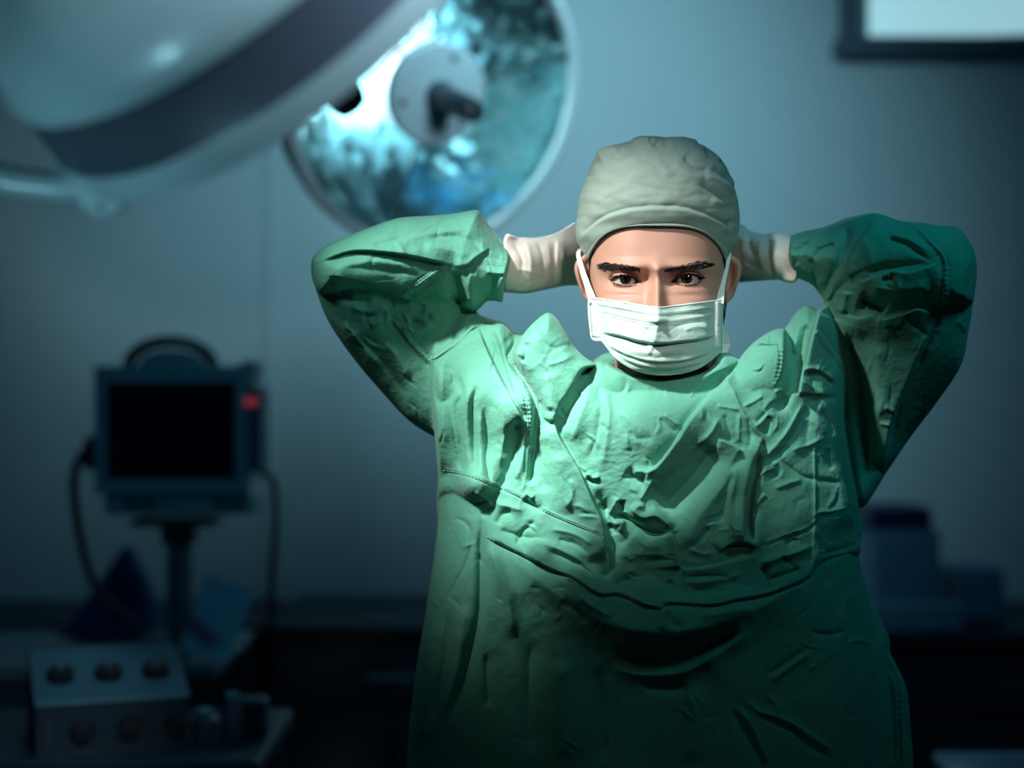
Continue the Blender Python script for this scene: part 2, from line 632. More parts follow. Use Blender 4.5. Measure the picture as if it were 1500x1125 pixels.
# ------------------------------------------------------------------ surgical lamps
def far_lamp():
    C0 = P(640, 138, 3.2)
    ax = Vector((0.44, -0.83, -0.34)).normalized()
    M = axis_matrix(C0, ax)
    R = 0.300
    t = thing('surgical_lamp', C0, 'round white surgical lamp whose bright mirrored face points at the viewer', 'lamp')
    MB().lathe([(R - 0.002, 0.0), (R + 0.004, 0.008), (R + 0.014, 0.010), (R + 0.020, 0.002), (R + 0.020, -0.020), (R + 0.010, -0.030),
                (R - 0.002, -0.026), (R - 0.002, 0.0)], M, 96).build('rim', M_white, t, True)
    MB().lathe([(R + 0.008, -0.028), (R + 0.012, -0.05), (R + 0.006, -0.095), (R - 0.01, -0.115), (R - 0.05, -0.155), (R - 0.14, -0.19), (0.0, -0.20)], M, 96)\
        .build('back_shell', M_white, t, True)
    MB().lathe([(R + 0.0125, -0.055), (R + 0.0135, -0.062), (R + 0.0105, -0.082), (R + 0.008, -0.084)], M, 96).build('dark_groove', M_band, t, True)
    # faceted mirror bowl: every facet tilted a little on its own
    refl = mat('mirror_facets', (0.42, 0.78, 0.84), 0.16, metal=1.0)
    mb = MB()
    na, nr = 44, 9
    for j in range(nr):
        r0 = 0.095 + (R - 0.10) * j / nr; r1 = 0.095 + (R - 0.10) * (j + 1) / nr
        for i in range(na):
            a0 = 2 * PI * (i + (0.5 if j % 2 else 0)) / na; a1 = a0 + 2 * PI / na
            z = lambda r: -0.135 + 0.125 * (r / R) ** 2
            tl = [rng.normal(0, 0.0011) for _ in range(4)]
            q = [(r0 * math.cos(a0), r0 * math.sin(a0), z(r0) + tl[0]), (r1 * math.cos(a0), r1 * math.sin(a0), z(r1) + tl[1]),
                 (r1 * math.cos(a1), r1 * math.sin(a1), z(r1) + tl[2]), (r0 * math.cos(a1), r0 * math.sin(a1), z(r0) + tl[3])]
            mb.add([tuple(M @ Vector(p)) for p in q], [(0, 1, 2, 3)])
    o = mb.build('mirror_facets', refl, t)
    o['kind'] = 'stuff'
    MB().lathe([(0.0, -0.15), (0.10, -0.142), (0.2, -0.10), (R + 0.003, -0.024)], M, 64).build('bowl', M_white, t, True)
    # bulb drum behind the hub, the lamp's own light
    MB().lathe([(0.030, -0.130), (0.060, -0.118), (0.060, -0.045), (0.0, -0.040)], M, 32)\
        .build('bulb', mat('lit_bulb', (1, 1, 1), 0.5, emit=(0.85, 0.97, 1.0), estr=26), t)
    MB().lathe([(0.0, -0.022), (0.094, -0.022), (0.103, -0.016), (0.103, 0.004), (0.098, 0.010), (0.0, 0.014)], M, 64)\
        .build('hub', mat('hub_plastic', (0.42, 0.60, 0.66), 0.35), t, True)
    for a in (75, 195, 315):
        v = Vector((0.078 * math.cos(math.radians(a)), 0.078 * math.sin(math.radians(a)), 0.011))
        MB().lathe([(0.0, 0.004), (0.006, 0.003), (0.007, 0.0)], M @ Matrix.Translation(v), 12).build('screw', M_grip, t)
    MB().lathe([(0.030, 0.010), (0.030, 0.022), (0.025, 0.030), (0.023, 0.034), (0.025, 0.05), (0.0245, 0.165), (0.020, 0.177), (0.010, 0.180), (0.0, 0.180)], M, 24)\
        .build('handle', M_grip, t, True)
    g = mat('cover_glass', (0.80, 0.95, 0.97), 0.02, trans=1.0)
    MB().lathe([(0.1035, -0.003), (R - 0.003, -0.003), (R - 0.003, -0.007), (0.1035, -0.007), (0.1035, -0.003)], M, 64).build('cover_glass', g, t, True)
    for a in (20, 140, 260):
        ca, sa = math.cos(math.radians(a)), math.sin(math.radians(a))
        MB().tube([M @ Vector((0.10 * ca, 0.10 * sa, -0.02)), M @ Vector((0.296 * ca, 0.296 * sa, -0.012))], 0.004, 8).build('spoke', M_white, t, True)
    # yoke and arm up to the ceiling
    b = M @ Vector((0, 0, -0.19))
    MB().tube([b, b + Vector((-0.05, 0.16, 0.10)), b + Vector((-0.10, 0.24, 0.35)), (b.x - 0.10, b.y + 0.25, 2.90)], 0.028, 16).build('arm', M_white, t, True)
    MB().lathe([(0.09, 0), (0.09, 0.03), (0.05, 0.05)], Matrix.Translation((b.x - 0.10, b.y + 0.25, 2.85)), 24, True).build('ceiling_mount', M_white, t, True)
    # its own light
    l = bpy.data.lights.new('far_lamp_light', 'SPOT'); l.energy = 14; l.spot_size = math.radians(75); l.spot_blend = 0.7
    l.shadow_soft_size = 0.10; l.color = (0.85, 0.97, 1.0)
    lo = bpy.data.objects.new('far_lamp_light', l); COL.objects.link(lo); lo.location = M @ Vector((0, 0, 0.17)); aim(lo, M @ Vector((0, 0, 1.5)))
    return M


def near_lamp():
    Y0 = 1.20
    k0 = Y0 / 1.45
    C0 = P(410.2, 17.8, Y0)
    ax = Vector((0.5127, 0.5702, -0.6418)).normalized()
    M = axis_matrix(C0, ax) @ Matrix.Scale(k0, 4)
    R = 0.2366
    t = thing('surgical_lamp', C0, 'large white surgical lamp with dark band seen from behind, at the top edge', 'lamp')
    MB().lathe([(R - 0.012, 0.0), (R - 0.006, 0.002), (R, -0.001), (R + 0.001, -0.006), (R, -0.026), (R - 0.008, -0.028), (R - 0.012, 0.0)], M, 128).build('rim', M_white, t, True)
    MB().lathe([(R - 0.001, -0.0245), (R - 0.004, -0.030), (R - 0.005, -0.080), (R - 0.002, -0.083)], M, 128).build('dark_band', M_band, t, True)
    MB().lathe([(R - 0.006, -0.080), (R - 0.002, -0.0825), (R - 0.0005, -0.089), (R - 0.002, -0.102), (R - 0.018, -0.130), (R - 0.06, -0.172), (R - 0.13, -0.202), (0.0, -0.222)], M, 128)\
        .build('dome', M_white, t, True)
    MB().lathe([(0.0, -0.004), (R - 0.012, -0.004), (R - 0.012, -0.010), (0.0, -0.010)], M, 96).build('cover_glass', mat('cover_glass', (0.85, 0.95, 0.97), 0.05, trans=1.0), t, True)
    MB().lathe([(0.0, -0.08), (0.12, -0.07), (R - 0.012, -0.012)], M, 48).build('bowl', mat('mirror_bowl', (0.6, 0.8, 0.85), 0.2, metal=1.0), t, True)
    MB().lathe([(0.0, 0.012), (0.072, 0.008), (0.076, -0.004)], M, 48).build('hub', M_white, t, True)
    MB().lathe([(0.023, 0.008), (0.019, 0.02), (0.0185, 0.030), (0.0175, 0.106), (0.014, 0.114), (0.0, 0.115)], M, 24).build('handle', M_black, t, True)
    MB().lathe([(0.0195, 0.086), (0.0195, 0.091), (0.018, 0.091)], M, 24).build('handle_ring', M_steel, t, True)
    # side joint and arm
    j0 = P(178, 240, 1.44 * k0); j1 = P(146, 284, 1.38 * k0)
    d = (j1 - j0).normalized()
    MB().tube([j0 - d * 0.02, j0, j1 - d * 0.004, j1], [0.019, 0.0195, 0.0195, 0.017], 32).build('joint', M_white, t, True, 30)
    sm = MB()
    jx = axis_matrix(j1, d)
    for a in range(3):
        v = Vector((0.010 * math.cos(a * 2.1 + 0.4), 0.010 * math.sin(a * 2.1 + 0.4), 0.0))
        sm.lathe([(0.0022, -0.001), (0.0022, 0.001), (0.0, 0.001)], jx @ Matrix.Translation(v), 10)
    sm.build('joint_screws', M_band, t)
    arm = [P(x, y, z * k0) for x, y, z in ((152, 268, 1.42), (100, 274, 1.42), (50, 270, 1.42), (0, 261, 1.42), (-70, 235, 1.43), (-150, 160, 1.46), (-190, 20, 1.5), (-200, -200, 1.5))]
    pts, _ = catmull([(p.x, p.z) for p in arm], 5)
    ysx = np.interp(np.linspace(0, 1, len(pts)), np.linspace(0, 1, len(arm)), [p.y for p in arm])
    path = [Vector((p[0], y, p[1])) for p, y in zip(pts, ysx)]
    path.append(Vector((path[-1].x, path[-1].y, 2.9)))
    MB().tube(path, 0.0112, 16).build('arm', M_white, t, True)
    MB().lathe([(0.09, 0), (0.09, 0.03), (0.05, 0.05)], Matrix.Translation((path[-1].x, path[-1].y, 2.85)), 24, True).build('ceiling_mount', M_white, t, True)
    l = bpy.data.lights.new('near_lamp_light', 'SPOT'); l.energy = 0.4; l.spot_size = math.radians(70); l.spot_blend = 0.9
    l.shadow_soft_size = 0.12; l.color = (1.0, 0.98, 0.95)
    lo = bpy.data.objects.new('near_lamp_light', l); COL.objects.link(lo); lo.location = M @ Vector((0.0, 0, 0.13)); aim(lo, M @ Vector((0, 0, 1.5)))
    # another joint of the same suspension in the corner, with thin cables
    k = thing('lamp_bracket', P(8, 8, 1.7), 'small rounded lamp bracket in the upper left corner, with thin cables beside the near lamp', 'bracket')
    a0 = P(6, -60, 1.72); a1 = P(10, 33, 1.66)
    MB().tube([a0, a0.lerp(a1, 0.95), a1], [0.021, 0.021, 0.017], 24).build('bracket_body', M_white, k, True, 30)
    MB().tube([a0, Vector((a0.x - 0.02, 1.75, 2.9))], 0.016, 16).build('pole', M_white, k, True)
    for s in (0, 14):
        cp = [P(62 + s, -40, 1.68), P(48 + s, 20, 1.68), P(36 + s * 0.6, 60, 1.69), P(24, 110, 1.70), P(20, 150, 1.71)]
        MB().tube(cp, 0.0016, 6).build('cable', M_white, k, True)


far_lamp()
near_lamp()


# ------------------------------------------------------------------ background equipment
def monitor():
    Y = 3.35
    s = Y / FPX
    b = P(268, 1000, Y)
    t = thing('patient_monitor', (b.x, Y + 0.05, 0.945), 'boxy pale patient monitor with dark screen on a short pole, left of the surgeon', 'monitor')
    def bx(x0, y0, x1, y1, d, yo=0.0, bev=0.006):
        a = P(x0, y0, Y); c = P(x1, y1, Y)
        return MB().box(((a.x + c.x) / 2, Y + yo, (a.z + c.z) / 2), (abs(c.x - a.x), d, abs(a.z - c.z)), bev=bev)
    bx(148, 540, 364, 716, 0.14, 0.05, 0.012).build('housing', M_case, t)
    f = MB()
    a = P(148, 536, Y - 0.03); c = P(366, 718, Y - 0.03)
    # raised bezel around the screen: four bars
    for (x0, y0, x1, y1) in ((146, 536, 368, 562), (146, 702, 368, 722), (146, 562, 163, 702), (350, 562, 368, 702)):
        a = P(x0, y0, Y); c = P(x1, y1, Y)
        f.box(((a.x + c.x) / 2, Y - 0.032, (a.z + c.z) / 2), (abs(c.x - a.x), 0.03, abs(a.z - c.z)), bev=0.003)
    f.build('bezel', M_case, t)
    bx(163, 562, 350, 702, 0.006, -0.026, 0.0).build('screen', M_screen, t)
    # side module with the red lamp
    bx(352, 528, 376, 560, 0.10, 0.04).build('corner_block', M_case, t)
    bx(366, 566, 386, 690, 0.12, 0.02).build('side_module', mat('module_plastic', (0.05, 0.12, 0.22), 0.5), t)
    bx(364, 582, 382, 594, 0.012, -0.046, 0.002).build('alarm_lamp', mat('alarm_red', (0.6, 0.05, 0.08), 0.4, emit=(0.9, 0.10, 0.16), estr=0.18), t)
    # control strip
    bx(158, 722, 372, 752, 0.15, 0.04).build('control_panel', M_case, t)
    for i, x in enumerate((190, 214, 320, 345)):
        bx(x, 732, x + 16, 739, 0.01, -0.038, 0.001).build('button', M_grip, t)
    # arched carrying handle
    pts = []
    for i in range(13):
        an = PI * i / 12
        pts.append(P(250 - 62 * math.cos(an), 536 - 36 * math.sin(an), Y + 0.05))
    MB().tube(pts, 0.013, 10).build('handle', M_grip, t, True)
    hp, _ = catmull([(200, 536), (212, 520), (250, 512), (290, 520), (302, 536)], 5)
    v0 = [P(x, y, Y + 0.02) for x, y in hp]; v1 = [P(x, y, Y + 0.09) for x, y in hp]
    n = len(v0)
    MB().add(v0 + v1, [(i, i + 1, n + i + 1, n + i) for i in range(n - 1)] + [tuple(range(n)), tuple(range(2 * n - 1, n - 1, -1))]).build('top_cover', M_case, t)
    # mount plate, neck and pole stand
    bx(190, 760, 318, 772, 0.12, 0.05).build('mount_plate', M_steel, t)
    bx(232, 770, 280, 800, 0.07, 0.05).build('neck', M_grip, t)
    bp = P(256, 700, Y)
    zt = 0.945
    MB().tube([(bp.x, Y + 0.05, P(0, 795, Y).z), (bp.x, Y + 0.05, zt + 0.02)], 0.026, 20).build('pole', M_steel, t, True)
    MB().box((bp.x, Y + 0.09, zt + 0.012), (0.20, 0.14, 0.024), bev=0.006).build('base', M_grip, t)
    for nm, ln in (('cable', [(140, 650), (118, 670), (108, 710), (118, 790), (140, 860), (180, 900), (215, 925)]),
                   ('cable', [(380, 690), (400, 705), (404, 760), (400, 830), (398, 870), (396, 925)])):
        c2, _ = catmull(ln, 6)
        MB().tube([P(x, y, Y - 0.02) for x, y in c2], 0.0095 if ln[0][0] < 200 else 0.007, 8).build(nm, M_black, t, True)
    bx(118, 640, 146, 690, 0.06, 0.05).build('cable_clip', M_grip, t)

    # trolley that carries the monitor, the drape and the folder; a nearer cart carries the dial box
    def cart(name, lab, xl, xr, y0, y1, zt, mtop):
        tr = thing(name, ((xl + xr) / 2, (y0 + y1) / 2, 0), lab, 'trolley')
        cx, cy = (xl + xr) / 2, (y0 + y1) / 2
        MB().box((cx, cy, zt - 0.016), (xr - xl, y1 - y0, 0.032), bev=0.006).build('top', mtop, tr)
        for x in (xl + 0.03, xr - 0.03):
            for y in (y0 + 0.03, y1 - 0.03):
                MB().box((x, y, (zt - 0.03 + 0.055) / 2), (0.03, 0.03, zt - 0.085), bev=0.004).build('leg', M_cab, tr)
                MB().lathe([(0.008, -0.012), (0.028, -0.012), (0.028, 0.012), (0.008, 0.012), (0.008, -0.012)], Matrix.Translation((x, y, 0.028)) @ Matrix.Rotation(PI / 2, 4, 'X'), 14).build('caster', M_black, tr, True)
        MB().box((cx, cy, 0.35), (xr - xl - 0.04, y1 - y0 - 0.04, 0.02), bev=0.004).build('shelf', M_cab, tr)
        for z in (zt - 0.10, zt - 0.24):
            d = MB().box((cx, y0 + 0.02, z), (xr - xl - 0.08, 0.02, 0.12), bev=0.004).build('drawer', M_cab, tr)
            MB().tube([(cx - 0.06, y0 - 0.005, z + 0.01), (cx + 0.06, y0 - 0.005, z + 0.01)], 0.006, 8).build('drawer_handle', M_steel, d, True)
        return tr
    cart('equipment_trolley', 'dark trolley with steel top under the patient monitor', P(-130, 0, 3.4).x, P(345, 0, 3.4).x, 3.18, 3.66, zt, M_steel)
    Yt = 2.55
    zc = 1.5 - (1102 - 562.5) / FPX * (Yt - 0.10)
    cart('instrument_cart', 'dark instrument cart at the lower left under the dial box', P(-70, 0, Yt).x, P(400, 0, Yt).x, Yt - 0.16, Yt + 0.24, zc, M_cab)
    zm = zt
    zt = zc

    # device with two rows of three dials; turned a little and standing on the trolley
    ang = math.radians(20)
    cpos = P(150, 1020, Yt - 0.02)
    dv = thing('dial_box', (cpos.x, Yt + 0.0, zt), 'dark device with pale top and rows of round dials on the instrument cart', 'device')
    Md = Matrix.Translation((cpos.x, Yt + 0.0, zt)) @ Matrix.Rotation(ang, 4, 'Z')
    wv, h1, h2 = 0.225, 0.075, 0.132
    prof = [(-0.11, 0.0), (-0.11, h1), (0.06, h2), (0.10, h2), (0.10, 0.0)]
    def px(p, i): return Md @ Vector((-wv / 2 + wv * i, p[0], p[1]))
    MB().add([px(p, 0) for p in prof] + [px(p, 1) for p in prof],
             [(0, 1, 2, 3, 4), (9, 8, 7, 6, 5)] + [(i, (i + 1) % 5, 5 + (i + 1) % 5, 5 + i) for i in range(5)]).build('casing', M_cab, dv)
    sl = math.atan2(h2 - h1, 0.17)
    Mt = Md @ Matrix.Translation((0, -0.11, h1)) @ Matrix.Rotation(sl, 4, 'X')
    MB().box((0, 0.088, 0.003), (wv + 0.004, 0.178, 0.006), Mt, bev=0.002).build('top_plate', mat('plate_enamel', (0.06, 0.16, 0.20), 0.5), dv)
    for i in range(3):
        v = Mt @ Matrix.Translation((-0.072 + 0.072 * i, 0.075, 0.006))
        k = MB().lathe([(0.022, 0.0), (0.020, 0.014), (0.0, 0.015)], v, 20).build('dial', M_black, dv, True)
        MB().box((0, 0.006, 0.016), (0.003, 0.012, 0.003), v).build('pointer', M_paper, k)
        v = Md @ Matrix.Translation((-0.045 + 0.07 * i, -0.11, h1 * 0.48)) @ Matrix.Rotation(PI / 2, 4, 'X')
        MB().lathe([(0.019, 0.0), (0.016, 0.012), (0.0, 0.013)], v, 20).build('dial', M_black, dv, True)
    MB().box((-0.096, -0.113, h1 * 0.45), (0.006, 0.006, 0.045), Md).build('gauge_bar', M_grip, dv)

    # small bottles and fittings right of the device
    for i, (x, y, r, h, lab) in enumerate(((300, 1016, 0.022, 0.05, 'short dark jar on the instrument cart directly beside the dial box'),
                                           (340, 1010, 0.018, 0.075, 'slim dark bottle on the instrument cart between the short jar and the square pack'))):
        q = P(x, y, Yt - 0.02)
        b_ = thing('bottle', (q.x, Yt - 0.02, zt), lab, 'bottle')
        Mq = Matrix.Translation((q.x, Yt - 0.02, zt))
        MB().lathe([(0, 0), (r, 0), (r, h * 0.7), (r * 0.5, h * 0.85), (r * 0.5, h * 0.9)], Mq, 16).build('body', M_band, b_, True)
        MB().lathe([(r * 0.6, h * 0.88), (r * 0.6, h), (0, h)], Mq, 16).build('cap', M_paper, b_, True)
    q = P(375, 1000, Yt)
    o = MB().box((q.x - 0.01, Yt + 0.02, zt + 0.03), (0.05, 0.05, 0.06), bev=0.005).build('supply_pack', M_cab)
    tag(o, 'small square dark pack at the right end of the instrument cart', 'box')

    # leaning pale card with a pinkish band, and the folded blue drape behind it
    cd = thing('chart_folder', P(318, 945, 3.15), 'pale folder with a pinkish band leaning below the monitor', 'folder')
    pc = [P(302, 822, 3.29), P(374, 846, 3.29), P(334, 948, 3.26), P(262, 934, 3.26)]
    dz = zm + 0.001 - min(p.z for p in pc)
    pc = [p + Vector((0, 0, dz)) for p in pc]
    nn = (pc[1] - pc[0]).cross(pc[3] - pc[0]).normalized() * 0.008
    MB().add(pc + [p + nn for p in pc], [(0, 1, 2, 3), (7, 6, 5, 4), (0, 4, 5, 1), (1, 5, 6, 2), (2, 6, 7, 3), (3, 7, 4, 0)]).build('cover', mat('folder_card', (0.42, 0.66, 0.72), 0.7), cd)
    ps = [pc[0].lerp(pc[3], 0.52), pc[3].lerp(pc[0], 0.25).lerp(pc[2].lerp(pc[1], 0.25), 0.72), pc[3].lerp(pc[2], 0.62).lerp(pc[0], 0.10), pc[0].lerp(pc[3], 0.72)]
    ps = [p - nn.normalized() * (0.004 if nn.y > 0 else -0.004) for p in ps]
    MB().add(ps + [p + nn * 0.3 for p in ps], [(0, 1, 2, 3), (7, 6, 5, 4), (0, 4, 5, 1), (1, 5, 6, 2), (2, 6, 7, 3), (3, 7, 4, 0)]).build('pink_band', mat('pink_print', (0.45, 0.16, 0.26), 0.7), cd)
    # drape: a folded cloth heap
    xs = np.arange(88, 262, 4.0); ys = np.arange(790, 972, 4.0)
    st = [('r', 18, 14, [(190, 810), (160, 880), (130, 950)]), ('r', -12, 8, [(205, 830), (190, 900), (180, 950)]), ('r', 14, 10, [(215, 830), (225, 890), (235, 950)])]
    V, F = relief([dict(o=[(196, 800), (215, 815), (240, 870), (258, 940), (258, 955, 's'), (92, 955), (110, 920), (160, 850)], c=3.60, t=0.06, b=0.04, r=45)], st, xs, ys)
    V[:, 2] = np.maximum(V[:, 2], zm + 0.001)
    V[:, 0] -= 0.02
    o = np_mesh('surgical_drape', V, F, M_blue)
    tag(o, 'crumpled dark blue drape heaped on the trolley left of the monitor pole', 'cloth')


monitor()


def counters():
    def cabinet(x0, x1, name_lab, grp, y0=4.12, top=0.86):
        t = thing('base_cabinet', ((x0 + x1) / 2, (y0 + WY) / 2, 0), name_lab, 'cabinet', grp)
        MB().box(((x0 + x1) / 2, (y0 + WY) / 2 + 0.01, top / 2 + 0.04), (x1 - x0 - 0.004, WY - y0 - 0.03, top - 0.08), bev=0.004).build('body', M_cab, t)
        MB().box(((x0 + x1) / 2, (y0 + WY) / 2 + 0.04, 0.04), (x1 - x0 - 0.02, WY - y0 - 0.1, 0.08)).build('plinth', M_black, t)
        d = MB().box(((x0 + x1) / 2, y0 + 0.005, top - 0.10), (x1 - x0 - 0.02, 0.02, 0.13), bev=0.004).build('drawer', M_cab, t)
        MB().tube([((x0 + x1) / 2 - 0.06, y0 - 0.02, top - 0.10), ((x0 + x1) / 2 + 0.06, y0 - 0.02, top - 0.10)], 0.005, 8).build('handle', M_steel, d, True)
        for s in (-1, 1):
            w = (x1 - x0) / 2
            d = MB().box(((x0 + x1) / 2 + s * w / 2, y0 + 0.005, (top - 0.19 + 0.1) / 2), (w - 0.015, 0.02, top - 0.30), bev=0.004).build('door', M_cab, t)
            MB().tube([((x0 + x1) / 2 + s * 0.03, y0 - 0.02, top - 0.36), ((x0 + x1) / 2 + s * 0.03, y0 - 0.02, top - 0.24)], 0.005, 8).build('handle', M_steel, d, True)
        return t
    xs = [-1.95, -1.30, -0.64]
    labs = ['dark base cabinet at the far left behind the trolley', 'dark base cabinet behind the monitor stand']
    for i in range(2):
        cabinet(xs[i], xs[i + 1], labs[i], 'dark cabinets along the back wall')
    cabinet(-0.60, 0.0, 'dark base cabinet just left of the surgeon against the back wall', 'dark cabinets along the back wall', 4.05, 0.87)
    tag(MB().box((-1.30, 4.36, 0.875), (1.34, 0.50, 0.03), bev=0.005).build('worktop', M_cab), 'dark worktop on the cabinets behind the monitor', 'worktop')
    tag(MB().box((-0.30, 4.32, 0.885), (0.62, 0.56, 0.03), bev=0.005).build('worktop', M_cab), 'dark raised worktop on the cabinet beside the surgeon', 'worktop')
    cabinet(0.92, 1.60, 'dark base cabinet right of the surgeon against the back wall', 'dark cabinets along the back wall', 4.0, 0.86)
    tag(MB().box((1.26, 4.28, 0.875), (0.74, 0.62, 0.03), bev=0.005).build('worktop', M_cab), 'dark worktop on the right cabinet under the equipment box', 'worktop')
    # pale equipment box with dark band on the right worktop
    Y = 4.05
    t = thing('equipment_box', (P(1325, 0, Y).x, Y + 0.1, 0.89), 'pale bluish box with a dark upper band on the right worktop', 'box')
    def bx(x0, y0, x1, y1, d, yo, m, n, bev=0.006):
        a = P(x0, y0, Y); c = P(x1, y1, Y)
        return MB().box(((a.x + c.x) / 2, Y + yo, (a.z + c.z) / 2), (abs(c.x - a.x), d, abs(a.z - c.z)), bev=bev).build(n, m, t)
    mb_ = mat('box_plastic', (0.10, 0.24, 0.36), 0.6, vary=0.08)
    zb = 0.89
    a = P(1282, 775, Y); c = P(1378, 850, Y)
    MB().box(((a.x + c.x) / 2, Y + 0.12, (a.z + zb) / 2), (c.x - a.x, 0.24, a.z - zb), bev=0.01).build('body', mb_, t)
    bx(1276, 744, 1366, 776, 0.22, 0.11, mat('box_band', (0.010, 0.016, 0.07), 0.5), 'lid', 0.006)
    a = P(1282, 832, Y - 0.06)
    o = MB().box((P(1335, 0, Y - 0.02).x, Y - 0.032, zb + 0.035), (0.24, 0.06, 0.07), bev=0.006).build('linen_pack', mat('pale_linen', (0.16, 0.36, 0.44), 0.8))
    tag(o, 'folded pale linen pack in front of the equipment box', 'linen')
    o = MB().box((P(1425, 0, 4.2).x, 4.22, zb + 0.07), (0.13, 0.16, 0.14), bev=0.01).build('storage_box', mb_)
    tag(o, 'dim blue box at the right end of the right worktop', 'box')
    # corner of a nearer table
    t = thing('instrument_table', (P(1450, 0, 2.6).x, 2.6, 0), 'table with a pale blue cover at the lower right corner', 'table')
    q = P(1370, 1103, 2.75)
    MB().box((q.x + 0.30, 2.6, q.z - 0.012), (0.60, 0.34, 0.024), bev=0.006).build('tabletop', mat('table_cover', (0.06, 0.16, 0.24), 0.7), t)
    for sx in (0.03, 0.57):
        for sy in (-0.14, 0.14):
            MB().tube([(q.x + sx, 2.6 + sy, q.z - 0.02), (q.x + sx, 2.6 + sy, 0.0)], 0.012, 10).build('leg', M_steel, t, True)


counters()

# ------------------------------------------------------------------ the surgeon
person = thing('person', (0.15, 1.76, 0), 'surgeon in green gown, cap and mask with both gloved hands behind the head', 'person')
FY = 1.695                      # depth of the brow
KX = 964.0; KY = 408.0          # face centre line and eye row in the photo


def HP(x, y, D):
    """head-space: px position in the photo and D px towards the viewer -> world"""
    Yd = FY - D / FPX * FY
    return np.stack([(x - 750) / FPX * Yd, Yd, CAMZ - (y - 562.5) / FPX * Yd], -1)


def interp(keys, x):
    ks = np.array([k for k, _ in keys], float); vs = np.array([v for _, v in keys], float)
    # smooth (monotone-ish) interpolation
    t = np.interp(x, ks, np.arange(len(ks)))
    i = np.clip(np.floor(t).astype(int), 0, len(ks) - 2); f = t - i
    p0 = vs[np.clip(i - 1, 0, None)]; p1 = vs[i]; p2 = vs[i + 1]; p3 = vs[np.clip(i + 2, None, len(ks) - 1)]
    return 0.5 * (2 * p1 + (p2 - p0) * f + (2 * p0 - 5 * p1 + 4 * p2 - p3) * f ** 2 + (3 * p1 - p0 - 3 * p2 + p3) * f ** 3)


EYES = [dict(cx=915.5, cy=409.5, r=17.0, pts_u=[(894, 411), (902, 406.2), (914, 403.6), (926, 406.4), (936, 414.5)], pts_l=[(936, 414.5), (928, 417.0), (915, 416.8), (903, 414.5), (894, 411)], ix=916.5, iy=408.8),
        dict(cx=1006.5, cy=408.5, r=17.0, pts_u=[(986, 414.0), (996, 405.2), (1008, 402.2), (1020, 404.2), (1029, 409.3)], pts_l=[(1029, 408.8), (1019, 414.0), (1007, 416.0), (996, 415.6), (986, 414.0)], ix=1005.5, iy=407.6)]
EYE_D = -27.0


def W_face(y):
    return interp([(215, 8), (225, 45), (245, 75), (275, 94), (310, 101), (350, 102), (400, 101), (440, 99), (470, 93), (500, 80), (522, 62), (540, 42), (552, 34)], y)


def F_face(y):
    return interp([(215, -120), (225, -85), (245, -52), (275, -24), (310, -9), (345, -1), (375, 3), (392, 5), (408, 0), (430, 1), (450, 4), (470, 9), (490, 12), (505, 10), (520, 12), (535, 13), (545, 4), (552, -18)], y)


def B_face(y):
    return interp([(215, -130), (225, -180), (245, -225), (275, -252), (310, -262), (360, -262), (400, -250), (440, -225), (480, -200), (520, -185), (552, -175)], y)


def face_depth(x, y):
    """front surface (D px) of the head at photo point x,y"""
    u = (x - KX)
    W = W_face(y); F = F_face(y); Dc = -112.0
    q = np.clip(np.abs(u) / W, 0, 1)
    D = Dc + (F - Dc) * (1 - q ** 2.45) ** (1 / 2.2)
    g = lambda cx, cy, sx, sy, a: a * np.exp(-((x - cx) / sx) ** 2 - ((y - cy) / sy) ** 2)
    # brows, sockets, cheeks, nose
    for s, ecx in ((-1, 915.5), (1, 1006.5)):
        D = D + g(ecx - s * 2, 391, 28, 8, 6.0)
        D = D - g(ecx + (-s) * 4, 409, 27, 13, 15.0)
        D = D - g(KX + s * 19, 408, 9, 12, 7.0)
        D = D + g(KX + s * 58, 447, 30, 16, 7.0)
        D = D + g(ecx, 424, 20, 5, 2.2)
        D = D - g(ecx + 2 * s, 433, 24, 4, 2.0)
        D = D + g(KX + s * 13, 468, 8, 8, 12.0)
    D = D + g(KX - 1, 380, 14, 10, 2.0)
    ny = np.clip((y - 398) / 70.0, 0, 1)
    amp = np.where(y < 470, 8 + 30 * ny ** 1.15, 38 * np.exp(-((y - 470) / 9.0) ** 2))
    amp = np.where(y < 398, 8 * np.exp(-((398 - y) / 10.0) ** 2), amp)
    wn = 7.5 + 4.5 * ny
    D = D + amp * np.exp(-(np.abs(x - (KX - 1)) / wn) ** 2.0) * 1.0
    # eyelids hug the eyeballs, the opening shows them
    for e in EYES:
        r2 = (x - e['cx']) ** 2 + ((y - e['cy'])) ** 2
        R = e['r'] + 2.6
        sph = np.where(r2 < R * R, EYE_D + np.sqrt(np.maximum(R * R - r2, 0)), -1e3)
        k = np.exp(-(((x - e['cx']) / 25) ** 2 + ((y - e['cy']) / 13) ** 2) ** 2)
        D = np.maximum(D, D * (1 - k) + np.maximum(D, sph) * k)
        ux, uy = catmull(e['pts_u'], 6)[0].T
        lx, ly = catmull(e['pts_l'][::-1], 6)[0].T
        up = np.interp(x, ux, uy, left=1e4, right=1e4)
        lo = np.interp(x, lx, ly, left=-1e4, right=-1e4)
        # crease above the upper lid
        D = D - 2.2 * np.exp(-((y - (np.interp(x, ux, uy) - 4.5)) / 1.8) ** 2) * (np.abs(x - e['cx']) < 24)
        op = np.minimum(y - up, lo - y)
        D = np.where(op > 0, D - 9 * np.clip(op / 0.8, 0, 1), D)
    return D


